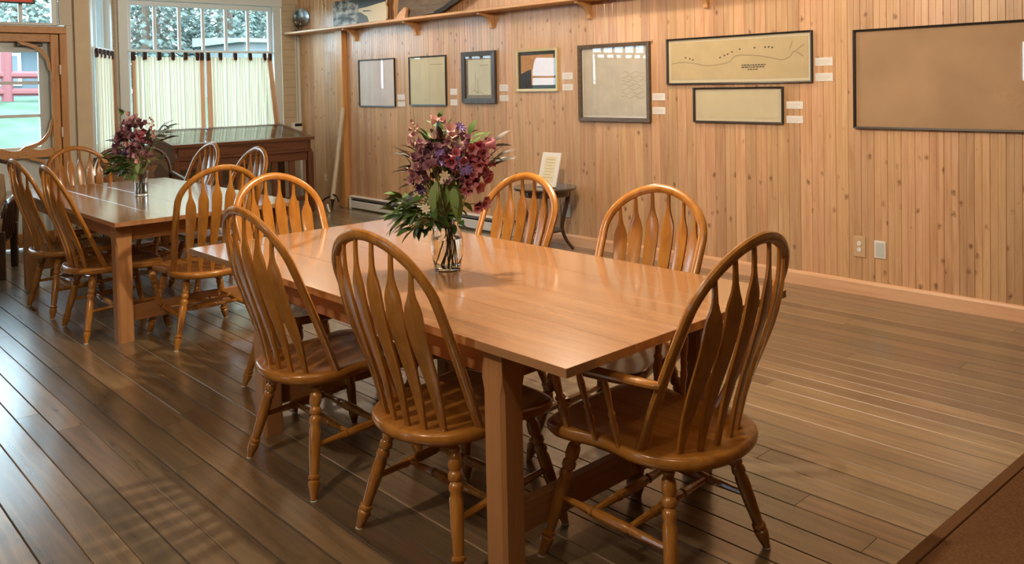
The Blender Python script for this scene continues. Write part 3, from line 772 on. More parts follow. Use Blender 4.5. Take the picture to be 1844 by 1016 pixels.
S1 = [
 # kind, right, height over table, towards camera, count, spread, size
 ('leaf_green', -.15, .26, .03, 40, .07, .085), ('leaf_green', -.09, .23, .06, 22, .05, .08), ('leaf_green', .0, .30, .0, 10, .07, .08), ('leaf_green', .04, .24, .06, 8, .05, .07),
 ('leaf_light', -.035, .385, .09, 2, .012, .15), ('leaf_light', .045, .375, .09, 2, .012, .15), ('leaf_light', .0, .44, .06, 3, .03, .13),
 ('leaf_dark', -.11, .42, .0, 9, .05, .11), ('leaf_dark', -.13, .49, .0, 4, .03, .11), ('leaf_dark', .17, .49, .0, 6, .05, .11), ('leaf_dark', .0, .52, -.02, 10, .07, .10), ('leaf_dark', .19, .46, .03, 4, .02, .11),
 ('leaf_dark', .10, .42, .0, 10, .06, .09), ('leaf_green', -.01, .60, .0, 5, .03, .09), ('leaf_green', .12, .54, .0, 6, .04, .08), ('leaf_green', -.05, .55, .0, 5, .03, .08),
 ('mauve', -.06, .50, .02, 10, .05, .045), ('mauve', .06, .50, .02, 8, .05, .045), ('mauve', -.08, .44, .05, 7, .045, .042), ('mauve', .02, .42, .04, 6, .05, .04),
 ('pink', .14, .49, .04, 8, .04, .052), ('pink', .15, .43, .05, 6, .035, .052), ('pink', .10, .37, .05, 5, .03, .050), ('pink', .06, .47, .06, 4, .04, .048), ('pink', .14, .28, .02, 3, .02, .04),
 ('pale', .0, .58, .0, 5, .05, .045), ('pale', -.10, .41, .06, 6, .035, .042),
 ('purple', .0, .485, .08, 3, .025, .042), ('purple', .08, .455, .08, 3, .025, .042), ('purple', -.11, .38, .05, 4, .03, .036), ('purple', .075, .61, .0, 2, .012, .04), ('purple', -.12, .33, .05, 3, .02, .034),
 ('cream_petal', -.085, .305, .08, 3, .03, .022), ('cream_petal', -.08, .22, .08, 2, .015, .022), ('cream_petal', .0, .40, .10, 2, .02, .02),
 ('spike', -.135, .52, .0, 1, .004, .19),
]
bouquet(V1_, .20, 11, 'large mixed bouquet of pink, mauve and green stems on the foreground table', S1)
V2_ = (-6.538, 2.289, .7655)
vase(V2_, [(.044, 0), (.047, .004), (.046, .05), (.048, .10), (.052, .15), (.056, .185)], .13, 'straight clear glass vase on the farther table', n=18)
S2 = [
 ('leaf_green', -.12, .25, .05, 42, .07, .09), ('leaf_green', -.06, .20, .06, 18, .05, .08), ('leaf_light', .0, .28, .06, 5, .04, .10), ('leaf_green', .06, .26, .0, 5, .05, .07),
 ('leaf_dark', -.05, .45, .0, 10, .09, .10), ('leaf_dark', .13, .45, .0, 8, .06, .12), ('leaf_dark', .05, .33, .0, 10, .08, .10), ('leaf_dark', .17, .50, .0, 4, .03, .12), ('leaf_dark', -.16, .42, .0, 3, .03, .10),
 ('mauve', -.04, .50, .03, 12, .06, .052), ('mauve', -.06, .40, .04, 12, .07, .05), ('mauve', .04, .36, .05, 8, .06, .05), ('pink', .06, .47, .05, 5, .03, .055), ('pink', -.10, .47, .04, 4, .04, .05),
 ('pale', -.06, .58, .0, 3, .03, .05), ('pale', .0, .33, .07, 6, .06, .045), ('purple', -.09, .33, .06, 4, .03, .042), ('leaf_green', -.12, .62, .0, 3, .02, .07),
 ('cream_petal', -.06, .17, .07, 3, .02, .028), ('spike', .09, .44, .0, 1, .004, .24),
]
bouquet(V2_, .18, 23, 'mixed bouquet of dark mauve flowers and greenery on the farther table', S2)

# ------------------------------------------------------------------ framed pictures on the pine wall
def papermat(name, c, amt=.06, sc=6): return plain(name, c, .7, .2, noise=amt, nscale=sc)
M['p_lav'] = papermat('paper_lavender', (.80, .72, .72)); M['p_yel'] = papermat('paper_yellow', (.72, .66, .46))
M['p_grn'] = papermat('paper_green_grey', (.68, .68, .54)); M['mat_grey'] = papermat('grey_mat', (.30, .26, .23), .1, 60)
M['p_org'] = papermat('print_orange', (.62, .34, .16)); M['p_navy'] = plain('print_navy', (.03, .035, .05), .5)
M['p_grey'] = papermat('paper_grey', (.60, .55, .46), .08, 10); M['p_map'] = papermat('paper_map', (.62, .50, .30), .06, 9)
M['p_map2'] = papermat('paper_map_pale', (.68, .60, .41), .05); M['p_tan'] = papermat('paper_tan', (.52, .34, .20), .10, 3)
M['mat_cream'] = plain('cream_mat', (.74, .66, .48), .6); M['ink'] = plain('ink', (.07, .06, .05), .6); M['ink_pale'] = plain('pale_ink', (.36, .28, .17), .7)
M['frame_black'] = plain('black_frame', (.018, .015, .014), .35); M['frame_dark'] = wood('dark_frame', [(.035, .025, .022), (.06, .045, .038), (.09, .07, .06)], 'z', 10, 6, .4, .05)
M['frame_gold'] = plain('pale_gold_frame', (.62, .50, .26), .35, metal=.2); M['frame_brown'] = wood('brown_frame', [(.07, .045, .026), (.11, .075, .045), (.15, .10, .06)], 'x', 10, 5, .4, .05)
M['dark_mat'] = plain('black_mat', (.025, .028, .03), .5)
YF = YW-.0015
def frame_ring(x0, x1, z0, z1, w, d):
    mb = MB(); a = [(x0, z0), (x1, z0), (x1, z1), (x0, z1)]; b = [(x0+w, z0+w), (x1-w, z0+w), (x1-w, z1-w), (x0+w, z1-w)]
    vs = [(x, YF, z) for x, z in a]+[(x, YF-d, z) for x, z in a]+[(x, YF-d*.85, z) for x, z in b]+[(x, YF, z) for x, z in b]
    fs = []
    for i in range(4):
        j = (i+1) % 4
        fs += [(i, j, 4+j, 4+i), (4+i, 4+j, 8+j, 8+i), (8+i, 8+j, 12+j, 12+i), (12+i, 12+j, j, i)]
    return mb.add(vs, fs)
def picture(x0, x1, z0, z1, w, d, fm, pm, label, mat=None, matw=0, glass=True):
    root = empty('framed_picture', (0, 0, 0), label=label, cat='picture')
    frame_ring(x0, x1, z0, z1, w, d).build('frame', fm, root)
    e = w-.001
    if mat is not None:
        MB().box(x0+e, x1-e, YF-.006, YF-.001, z0+e, z1-e).build('mat_board', mat, root); e = w+matw
    MB().box(x0+e, x1-e, YF-.008, YF-.002, z0+e, z1-e).build('print', pm, root)
    if glass: MB().box(x0+w-.0005, x1-w+.0005, YF-d*.7, YF-d*.7+.002, z0+w-.0005, z1-w+.0005).build('glass', M['pic_glass'], root)
    return root
def strokes(root, name, lines, wid, mat, yy=YF-.0085):
    for pts in lines:
        vs = []; n = len(pts)
        for i in range(n):
            a = Vector(pts[max(i-1, 0)]); b = Vector(pts[min(i+1, n-1)]); t = (b-a).normalized(); nn = Vector((-t.y, t.x))*wid/2
            for s in (1, -1): vs.append((pts[i][0]+nn.x*s, yy, pts[i][1]+nn.y*s))
        MB().add(vs+[(x, yy+.0004, z) for x, yy_, z in vs], [(2*i, 2*i+2, 2*i+3, 2*i+1) for i in range(n-1)]+[(2*n+2*i+1, 2*n+2*i+3, 2*n+2*i+2, 2*n+2*i) for i in range(n-1)]).build(name, mat, root)
def dash_line(x0, x1, z, seed, h=.006):
    """a line of illegible small print"""
    r = random.Random(seed); out = []; x = x0
    while x < x1-.004:
        l = min(r.uniform(.010, .028), x1-x); out.append([(x, z), (x+l, z)]); x += l+.005
    return out
picture(-9.025, -8.25, 1.315, 1.902, .012, .022, M['frame_black'], M['p_lav'], 'blank pale lavender sheet in a thin black frame, leftmost on the pine wall')
p2 = picture(-7.96, -7.274, 1.333, 1.900, .013, .022, M['frame_black'], M['p_yel'], 'yellowed sheet in a thin black frame, second from the left')
strokes(p2, 'small_print', dash_line(-7.56, -7.33, 1.80, 1), .008, M['ink_pale'])
p3 = picture(-6.985, -6.446, 1.362, 1.915, .052, .035, M['frame_dark'], M['p_grn'], 'pale drawing in a wide dark wood frame with grey mat', M['mat_grey'], .035)
rn3 = random.Random(3)
strokes(p3, 'sketch_line', [[(-6.78+.008*sin(i*1.7), 1.70-.02*i) for i in range(10)], [(-6.74+.006*sin(i*2.1), 1.62-.02*i) for i in range(9)], [(-6.82+.014*i, 1.49+.012*sin(i)) for i in range(9)], [(-6.80, 1.50), (-6.76, 1.475), (-6.70, 1.48), (-6.66, 1.465)]], .005, M['ink_pale'])
strokes(p3, 'small_print', dash_line(-6.70, -6.57, 1.765, 4), .008, M['ink_pale'])
p4 = picture(-6.135, -5.56, 1.481, 1.903, .026, .024, M['frame_gold'], M['p_org'], 'small print with black border in a pale gold frame', M['dark_mat'], .035)
MB().prism([(-6.075, 1.541), (-5.93, 1.541), (-5.93, 1.70), (-5.98, 1.69), (-6.075, 1.655)], lambda a, b, d: (a, d, b), YF-.0095, YF-.0078).build('print_patch', M['p_navy'], p4)
p5 = picture(-5.285, -4.458, 1.200, 1.906, .034, .035, M['frame_brown'], M['p_grey'], 'large grey document in a brown-black frame reflecting the windows', M['paper_white'], .018)
strokes(p5, 'faint_contour', [[(-4.78+.025*i, 1.42+.018*j+.012*sin(i*1.3+j)) for i in range(11)] for j in range(0, 14, 2)], .004, M['ink_pale'])
p6 = picture(-4.277, -2.978, 1.526, 1.910, .011, .030, M['frame_black'], M['p_map'], 'long narrow coastal map in a black frame, upper of two', M['mat_cream'], .024)
coast = [(-4.23, 1.70), (-4.12, 1.71), (-4.0, 1.695), (-3.9, 1.675), (-3.78, 1.68), (-3.68, 1.70), (-3.62, 1.745), (-3.5, 1.745), (-3.4, 1.735), (-3.3, 1.715), (-3.22, 1.70), (-3.16, 1.72), (-3.12, 1.76), (-3.05, 1.72)]
strokes(p6, 'coast_line', [[(v.x, v.y) for v in spline([(a, b, 0) for a, b in coast], 4)]], .007, M['ink_pale'])
strokes(p6, 'survey_mark', [[(x, z), (x+.014, z+.004)] for x, z in ((-4.1, 1.745), (-4.06, 1.735), (-4.03, 1.725), (-3.77, 1.735), (-3.73, 1.75), (-3.70, 1.76), (-3.66, 1.775), (-3.59, 1.795), (-3.46, 1.80), (-3.37, 1.80), (-3.34, 1.80), (-3.31, 1.795))], .011, M['ink'])
strokes(p6, 'bearing_line', [[(-3.16, 1.78), (-3.135, 1.84)], [(-3.11, 1.765), (-3.045, 1.81)]], .006, M['ink_pale'])
for z, a, b, sd in ((1.668, -3.57, -3.36, 1), (1.652, -3.57, -3.365, 2), (1.634, -3.515, -3.425, 3)): strokes(p6, 'small_print', dash_line(a, b, z, sd), .009, M['ink'])
picture(-4.015, -3.215, 1.213, 1.496, .011, .030, M['frame_black'], M['p_map2'], 'blank cream sheet in a black frame, hung under the long map', M['mat_cream'], .022)
picture(-2.668, .10, 1.193, 1.890, .012, .032, M['frame_black'], M['p_tan'], 'very large tan map in a thin black frame at the right')
# paired white caption cards
CARDS = [((-8.219, -8.07), (1.399, 1.464), (1.318, 1.378), 'blank lavender sheet'), ((-7.218, -7.096), (1.452, 1.52), (1.335, 1.403), 'yellowed sheet'),
 ((-6.407, -6.274), (1.487, 1.556), (1.384, 1.446), 'dark-framed drawing'), ((-5.512, -5.378), (1.591, 1.657), (1.485, 1.547), 'gold-framed print'),
 ((-4.449, -4.312), (1.39, 1.453), (1.271, 1.333), 'large grey document'), ((-2.963, -2.828), (1.644, 1.705), (1.531, 1.591), 'long coastal map'), ((-3.195, -3.06), (1.327, 1.383), (1.219, 1.274), 'cream sheet under the map')]
for (x0, x1), za, zb, what in CARDS:
    for (z0, z1), wh in ((za, 'upper'), (zb, 'lower')):
        c = empty('caption_card', (0, 0, 0), label='%s white caption card beside the %s' % (wh, what), cat='label')
        MB().box(x0, x1, YW-.004, YW-.0005, z0, z1).build('card', M['paper_white'], c)
        ls = []
        for q in range(3): ls += dash_line(x0+.02, x1-.02, z1-.018-q*.013, q+7)
        if x0 > -6.5:
            strokes(c, 'small_print', [[(x0+.02, z1-.02-q*.012), (x1-.02-.02*(q == 2), z1-.02-q*.012)] for q in range(3)], .003, plain('pale_print', (.52, .48, .44), .7), YW-.0042)

# outlets and plates
M['outlet_tan'] = plain('outlet_tan', (.58, .40, .24), .4)
def outlet(x, z, w, h, mat, label, sock=True):
    o = empty('wall_outlet', (x, YW, z), label=label, cat='outlet')
    MB().cbox(-w/2, w/2, -.007, 0, -h/2, h/2, .003).build('cover_plate', mat, o)
    if sock:
        for s in (-1, 1): MB().lathe((0, -.006, s*.022), (0, -.011, s*.022), [(0, .018), (1, .016)], 12).build('socket', M['paper_white'], o)
    else: MB().cbox(-w/2+.012, w/2-.012, -.009, -.006, -h/2+.014, h/2-.014, .001).build('insert', plain('plate_grey', (.55, .58, .56), .4), o)
outlet(-2.644, .345, .088, .15, M['outlet_tan'], 'tan wall outlet with two sockets under the large tan map')
outlet(-2.498, .341, .082, .125, M['paper_white'], 'white blank plate beside the tan outlet', False)
outlet(-5.604, .313, .08, .12, M['outlet_tan'], 'tan wall outlet behind the round side table')
outlet(-5.471, .326, .075, .12, M['paper_white'], 'white blank plate behind the round side table', False)
outlet(-9.913, .347, .075, .12, M['outlet_tan'], 'tan wall outlet between the display case and the post')

# ------------------------------------------------------------------ round side table with a standing document
stb = empty('side_table', (-5.43, 5.545, 0), label='small round dark table with a glass top against the pine wall', cat='side table')
MB().lathe((0, 0, .575), (0, 0, .592), [(0, .285), (.3, .292), (.8, .292), (1, .288)], 32).build('top', M['dark_wood'], stb, True)
MB().lathe((0, 0, .593), (0, 0, .601), [(0, .297), (.5, .300), (1, .297)], 32).build('glass_top', glassmat('table_glass', (.8, .86, .84), .03, 1.8), stb, True)
MB().lathe((0, 0, .515), (0, 0, .575), [(0, .225), (1, .235)], 24).build('apron', M['dark_wood'], stb, True)
for kx in range(4):
    a = pi/4+kx*pi/2; c, s = cos(a), sin(a)
    pts = spline([(c*.215, s*.215, .57), (c*.205, s*.205, .46), (c*.165, s*.165, .30), (c*.155, s*.155, .20), (c*.19, s*.19, .10), (c*.255, s*.255, .012)], 4)
    MB().tube(pts, [.024-.010*i/(len(pts)-1) for i in range(len(pts))], 8).build('leg', M['dark_wood'], stb, True)
MB().lathe((0, 0, .185), (0, 0, .205), [(0, .15), (.5, .158), (1, .15)], 24).build('lower_shelf', M['dark_wood'], stb, True)
doc = empty('standing_document', (-5.36, 5.50, .603), radians(4), label='cream document in a white stand-up frame on the round side table', cat='document')
lean = radians(17)
def LD(a, b, d): return (a, d*cos(lean)+b*sin(lean), b*cos(lean)-d*sin(lean))
MB().prism([(-.115, .005), (.105, .005), (.105, .325), (-.115, .325)], LD, -.006, .006).build('frame', M['paper_white'], doc)
MB().prism([(-.07, .05), (.062, .05), (.062, .285), (-.07, .285)], LD, -.0075, -.0055).build('paper', M['p_yel'], doc)
MB().prism([(-.03, .0), (.03, .0), (.03, .22), (-.03, .22)], lambda a, b, d: (a, .02+d+(.22-b)*.25+b*.22, b+.001), -.002, .002).build('easel_back', M['paper_white'], doc)
for q in range(7):
    MB().prism([(-.055, .255-q*.028), (.048-.02*(q % 3 == 2), .255-q*.028), (.048-.02*(q % 3 == 2), .259-q*.028), (-.055, .259-q*.028)], LD, -.008, -.0072).build('small_print', M['ink_pale'], doc)

# pole with iron hook leaning at the post
pk = empty('log_peavey', (0, 0, 0), label='wooden pole with an iron hook leaning on the post', cat='tool')
pa, pb = Vector((-9.15, 5.53, .16)), Vector((-9.265, 5.795, 1.30))
MB().lathe(pa, pb, [(0, .030), (.3, .030), (.7, .027), (.97, .025), (1, .016)], 10).build('handle', wood('old_handle', [(.40, .33, .25), (.52, .45, .36), (.62, .55, .45)], 'z', 12, 3, .5, .05), pk, True)
MB().lathe(Vector((-9.142, 5.512, .0)), pa.lerp(pb, .12), [(0, .004), (.3, .014), (.5, .026), (1, .029)], 10).build('iron_socket', M['iron'], pk, True)
MB().tube(spline([(-9.15, 5.53, .20), (-9.22, 5.48, .17), (-9.27, 5.44, .11), (-9.26, 5.43, .05), (-9.22, 5.44, .012)], 5), .011, 6).build('hook', M['iron'], pk, True)
MB().tube(spline([(-9.13, 5.53, .22), (-9.08, 5.55, .20), (-9.05, 5.56, .13)], 5), .012, 6).build('toe_ring', M['iron'], pk, True)
MB().tube(spline([(-9.10, 5.46, .012), (-9.12, 5.45, .06), (-9.155, 5.46, .10)], 5), .014, 6).build('point', M['white_metal'], pk, True)

# ------------------------------------------------------------------ items on the shelf
lm = empty('oil_lamp', (-10.36, 5.775, 2.3355), label='old oil lamp with a round mirrored reflector at the end of the shelf', cat='lamp')
M['chrome'] = plain('tin_reflector', (.35, .36, .38), .18, metal=1); M['lampglass'] = glassmat('lamp_glass', (.85, .9, .9), .02, 1.6)
MB().lathe((0, 0, 0), (0, 0, .03), [(0, .085), (.4, .08), (1, .03)], 20).build('base', M['black'], lm, True)
MB().lathe((0, 0, .03), (0, 0, .12), [(0, .028), (.3, .035), (.7, .05), (.9, .04), (1, .022)], 16).build('font', M['lampglass'], lm, True)
MB().lathe((0, 0, .12), (0, 0, .15), [(0, .022), (.5, .028), (1, .022)], 12).build('burner', plain('lamp_brass', (.5, .4, .25), .3, metal=1), lm, True)
MB().lathe((0, 0, .15), (0, 0, .37), [(0, .022), (.15, .034), (.35, .036), (.6, .022), (1, .017)], 16, cap=False).build('chimney', M['lampglass'], lm, True)
R_ = []
mb = MB()
ctr = Vector((.03, .055, .20)); nrm = Vector((.55, -.83, 0)).normalized()
mb.lathe(ctr-nrm*.012, ctr+nrm*.012, [(0, .03), (.15, .09), (.5, .118), (.75, .125), (1, .120), (.93, .110), (.5, .08), (.35, .02)], 28)
mb.build('reflector', M['chrome'], lm, True)
MB().tube([(.03, .05, .02), (.03, .06, .2)], .005, 6).build('reflector_stem', M['iron'], lm)

def photomat():
    m, nt, p = newmat('old_photograph'); N = nt.nodes.new; L = nt.links.new
    tc = N('ShaderNodeTexCoord'); mp = N('ShaderNodeMapping'); mp.inputs['Scale'].default_value = (5, 1, 9); L(tc.outputs['Object'], mp.inputs[0])
    n = N('ShaderNodeTexNoise'); n.inputs['Scale'].default_value = 1.6; n.inputs['Detail'].default_value = 6; L(mp.outputs[0], n.inputs[0])
    c = N('ShaderNodeValToRGB'); e = c.color_ramp.elements; e[0].position = .42; e[0].color = (.05, .06, .065, 1); e[1].position = .66; e[1].color = (.55, .58, .58, 1)
    L(n.outputs['Fac'], c.inputs[0]); L(c.outputs[0], p.inputs['Base Color']); p.inputs['Roughness'].default_value = .4; return m
ph = empty('old_photograph', (-9.46, 5.80, 2.3355), radians(8), label='grey mounted photograph of mountains standing on the shelf', cat='photograph')
MB().cbox(0, .60, 0, .018, 0, .34, .002).build('backing', M['frame_black'], ph)
MB().box(.004, .596, -.002, .0, .004, .336).build('print', photomat(), ph)
sb = empty('silhouette_board', (-8.85, 5.79, 2.3355), radians(-3), label='cream board with black silhouettes standing on the shelf', cat='board')
P = [(0, 0), (.60, 0), (.64, .03), (.65, .16), (.62, .2), (.65, .26), (.65, .44), (0, .44)]
MB().prism(P, lambda a, b, d: (a, d, b), 0, .02).build('panel', plain('cream_board', (.66, .58, .40), .5), sb)
MB().prism([(.0, .20), (.2, .205), (.45, .225), (.645, .235), (.62, .27), (.50, .295), (.42, .275), (.30, .32), (.12, .37), (.0, .385)], lambda a, b, d: (a, d, b), -.003, 0).build('silhouette', M['black'], sb)
MB().prism([(.0, .02), (.24, .02), (.20, .09), (.12, .12), (.05, .15), (.0, .155)], lambda a, b, d: (a, d, b), -.003, 0).build('silhouette', plain('grey_ink', (.09, .08, .07), .5), sb)
MB().prism([(.10, .155), (.33, .145), (.25, .16), (.12, .17)], lambda a, b, d: (a, d, b), -.003, 0).build('silhouette', M['black'], sb)
sl = empty('weathered_slab', (-8.0, 5.76, 2.3355), label='grey weathered wooden slab with a jagged edge on the shelf', cat='slab')
P = [(0, .012), (.06, .035), (.16, .10), (.20, .115), (.22, .02), (.36, .008), (.50, .02), (.72, .028), (.86, .06), (1.0, .12), (1.2, .19), (1.45, .28), (1.6, .42), (.9, .50), (.2, .48), (.0, .42)]
MB().prism(P, lambda a, b, d: (a, d+b*.12, b), 0, .05).build('slab_body', wood('weathered', [(.085, .065, .05), (.13, .10, .078), (.19, .15, .115)], 'x', 8, 3, .8, .05, bump=.4), sl)
MB().prism([(.72, .005), (.86, .03), (1.0, .085), (1.2, .155), (1.45, .25), (1.5, .34), (1.2, .23), (1.0, .15), (.86, .085), (.70, .045)], lambda a, b, d: (a, d+b*.12, b), -.012, .0).build('dark_edge', M['black'], sl)
MB().prism([(.02, .002), (.22, .002), (.25, .10), (.22, .13), (.12, .08)], lambda a, b, d: (a, d, b), -.05, -.016).build('wedge', M['pine_shelf'], sl)

# ------------------------------------------------------------------ display case by the window
dc = empty('display_case', (-9.39, 3.644, 0), label='dark wooden display case with sloping glass lid under the wide window', cat='display case')
LY, DX = 1.775, .83
def top_z(dx): return .95+.17*dx
CS = lambda n, mb, mat, sm=False: mb.build(n, mat, dc, sm)
# body: sloped box walls (local x to -x is back)
CS('front_panel', MB().cbox(-.035, -.015, .06, LY-.06, .80, .912, .003), M['case_wood'])
CS('front_rail', MB().cbox(-.04, -.0, .02, LY-.02, .762, .798, .004), M['case_wood'])
CS('lower_apron', MB().cbox(-.04, -.018, .08, LY-.08, .66, .76, .003), M['case_wood'])
for yy in (.02, LY-.04):
    CS('side_panel', MB().prism([(-DX+.02, .76), (-.03, .76), (-.03, .905), (-DX+.02, .905+.17*(DX-.05))], lambda a, b, d: (a, d, b), yy, yy+.02), M['case_wood'])
CS('back_panel', MB().box(-DX, -DX+.02, .02, LY-.02, .70, 1.04), M['case_wood'])
CS('case_floor', MB().box(-DX+.021, -.041, .041, LY-.041, .77, .785), plain('case_lining', (.45, .42, .33), .8))
def lidbar(x0, x1, y0, y1): 
    P_ = [(x0, top_z(-x0)-.035), (x1, top_z(-x1)-.035), (x1, top_z(-x1)), (x0, top_z(-x0))]
    return MB().prism(P_, lambda a, b, d: (a, d, b), y0, y1)
CS('lid_rail', lidbar(-.06, .012, -.012, LY+.012), M['case_wood']); CS('lid_rail', lidbar(-DX-.01, -DX+.06, -.012, LY+.012), M['case_wood'])
CS('lid_stile', lidbar(-DX+.06, -.06, -.012, .055), M['case_wood']); CS('lid_stile', lidbar(-DX+.06, -.06, LY-.055, LY+.012), M['case_wood'])
CS('lid_glass', MB().prism([(-DX+.06, top_z(DX-.06)-.008), (-.06, top_z(.06)-.008), (-.06, top_z(.06)-.003), (-DX+.06, top_z(DX-.06)-.003)], lambda a, b, d: (a, d, b), .055, LY-.055), glassmat('case_glass', (.9, .93, .9), .0, 2.3))
for yy in (.0, LY-.075):
    for xx in (-.075, -DX): CS('leg', MB().cbox(xx, xx+.075, yy, yy+.075, 0, .76 if xx > -.5 else .70, .005), M['case_woodz'])
CS('bottom_rail', MB().cbox(-.06, -.02, .076, LY-.076, .15, .21, .004), M['case_wood'])
for yy in (.076+i*.235 for i in range(1, 7)): CS('slat', MB().cbox(-.05, -.03, yy-.04, yy+.04, .211, .659, .003), M['case_woodz'])
# albums / documents laid in the case
MB().cbox(-.55, -.25, .35, .75, .786, .80, .003).build('document', M['p_map2'], dc); MB().cbox(-.55, -.25, 1.0, 1.4, .786, .80, .003).build('document', M['p_grey'], dc)
# small white device on the wall beside the case, with its cable
dv = empty('wall_device', OB, R90, label='small white box with a black front on the wall beside the display case', cat='device')
MB().cbox(5.735, 5.875, -.09, -.0, .96, 1.085, .012).build('housing', M['white_metal'], dv)
MB().cbox(5.75, 5.86, -.098, -.088, 1.035, 1.075, .004).build('display', M['black'], dv)
MB().tube([(5.835, -.012, 1.085), (5.835, -.012, 2.30)], .006, 6).build('cable', M['white_metal'], dv)

# ------------------------------------------------------------------ lounge chairs at the left
def floralmat():
    m, nt, p = newmat('floral_upholstery'); N = nt.nodes.new; L = nt.links.new
    tc = N('ShaderNodeTexCoord'); v = N('ShaderNodeTexVoronoi'); v.inputs['Scale'].default_value = 11; L(tc.outputs['Object'], v.inputs[0])
    c = N('ShaderNodeValToRGB'); e = c.color_ramp.elements; e[0].position = .15; e[0].color = (.16, .06, .03, 1); e[1].position = .9; e[1].color = (.10, .09, .05, 1)
    for q, k in ((.4, (.05, .035, .025, 1)), (.6, (.20, .10, .05, 1)), (.75, (.09, .05, .03, 1))): x = e.new(q); x.color = k
    L(v.outputs['Color'], c.inputs[0]); L(c.outputs[0], p.inputs['Base Color']); p.inputs['Roughness'].default_value = .9; return m
M['floral'] = floralmat()
M['cushion'] = plain('tan_cushion', (.34, .24, .15), .9, spec=.1, noise=.3, nscale=9)
def cushion(mb, x0, x1, y0, y1, z0, z1, r=.03):
    R = []
    def rr(x0, x1, y0, y1, c): return [(x0+c, y0), (x1-c, y0), (x1, y0+c), (x1, y1-c), (x1-c, y1), (x0+c, y1), (x0, y1-c), (x0, y0+c)]
    for z, s in ((z0, r), (z0+r*.4, r*.3), ((z0+z1)/2, 0), (z1-r*.4, r*.3), (z1, r)):
        R.append([(a, b, z) for a, b in rr(x0+s, x1-s, y0+s, y1-s, r)])
    return mb.rings(R)
fa = empty('lounge_armchair', (-8.62, 3.02, 0), radians(-97), label='dark bentwood armchair with floral upholstery behind the farther table', cat='armchair')
arch = spline([(-.34, -.30, .40), (-.37, -.33, .62), (-.355, -.37, .82), (-.25, -.40, .945), (0, -.42, .985), (.25, -.40, .945), (.355, -.37, .82), (.37, -.33, .62), (.34, -.30, .40)], 5)
MB().tube(arch, .020, 8).build('back_frame', M['dark_wood'], fa, True)
bp = [(p.x*.93, p.y, p.z-.025 if p.z > .6 else p.z) for p in arch]
n_ = len(bp); mb = MB(); mb.add([(a, b+.035, c) for a, b, c in bp]+[(a, b-.02, c) for a, b, c in bp], [tuple(range(n_)), tuple(range(n_, 2*n_))[::-1]]+[(i, (i+1) % n_, n_+(i+1) % n_, n_+i) for i in range(n_)])
mb.build('back_cushion', M['floral'], fa, True)
cushion(MB(), -.31, .31, -.29, .33, .36, .47).build('seat_cushion', M['floral'], fa, True)
MB().cbox(-.33, .33, -.31, .33, .31, .358, .01).build('seat_frame', M['dark_wood'], fa)
for s in (-1, 1):
    MB().tube(spline([(s*.365, -.345, .70), (s*.40, -.15, .665), (s*.41, .12, .64), (s*.39, .30, .60), (s*.36, .345, .50), (s*.34, .33, .36)], 4), .022, 8, (0, 0, 1), .03).build('arm', M['dark_wood'], fa, True)
    for yy in (-.27, .30): MB().lathe((s*.30, yy, .31), (s*.32, yy*1.08, 0), [(0, .024), (.5, .022), (1, .015)], 8).build('leg', M['dark_wood'], fa, True)
ga = empty('lounge_chair', (-8.40, 1.46, 0), radians(-112), label='wooden spindle-arm chair with thick tan cushions at the left edge', cat='armchair')
cushion(MB(), -.29, .29, -.27, .32, .33, .455).build('seat_cushion', M['cushion'], ga, True)
cb = cushion(MB(), -.25, .25, -.40, -.28, .46, .84); cb.build('back_cushion', M['cushion'], ga, True)
MB().cbox(-.31, .31, -.32, .32, .27, .328, .008).build('seat_frame', M['dark_wood'], ga)
for s in (-1, 1):
    MB().tube(spline([(s*.34, -.44, .84), (s*.355, -.30, .72), (s*.36, -.05, .655), (s*.36, .20, .64), (s*.355, .31, .60), (s*.345, .33, .52)], 4), .02, 8, (1, 0, 0), .02).build('arm', M['dark_wood'], ga, True)
    for q in range(5):
        yy = -.22+q*.115; MB().lathe((s*.315, yy, .30), (s*.355, yy, .66), [(0, .010), (.4, .015), (1, .009)], 8).build('arm_spindle', M['dark_wood'], ga, True)
    for yy in (-.29, .29): MB().cbox(s*.315-.03, s*.315+.03, yy-.03, yy+.03, 0, .40, .005).build('leg', M['dark_wood'], ga)
    MB().tube([(s*.34, -.44, .84), (s*.32, -.33, .30)], .02, 8).build('back_post', M['dark_wood'], ga, True)
MB().tube(spline([(-.34, -.44, .84), (-.25, -.47, .93), (0, -.48, .96), (.25, -.47, .93), (.34, -.44, .84)], 4), .02, 8).build('top_rail', M['dark_wood'], ga, True)
MB().cbox(-.285, .285, .27, .31, .10, .14, .004).build('front_stretcher', M['dark_wood'], ga)

# ------------------------------------------------------------------ rug at the right
rg = empty('floor_rug', (-1.0475, 3.825, 0), radians(-2.0), label='plain brown rug lying on the floor at the lower right', cat='rug')
MB().cbox(.045, 1.9, -3.4, .7, .0006, .010, .003).build('pile', M['rug'], rg)
MB().cbox(0, .044, -3.4, .7, .0006, .012, .003).build('binding', plain('rug_binding', (.115, .055, .024), .9, spec=.1), rg)

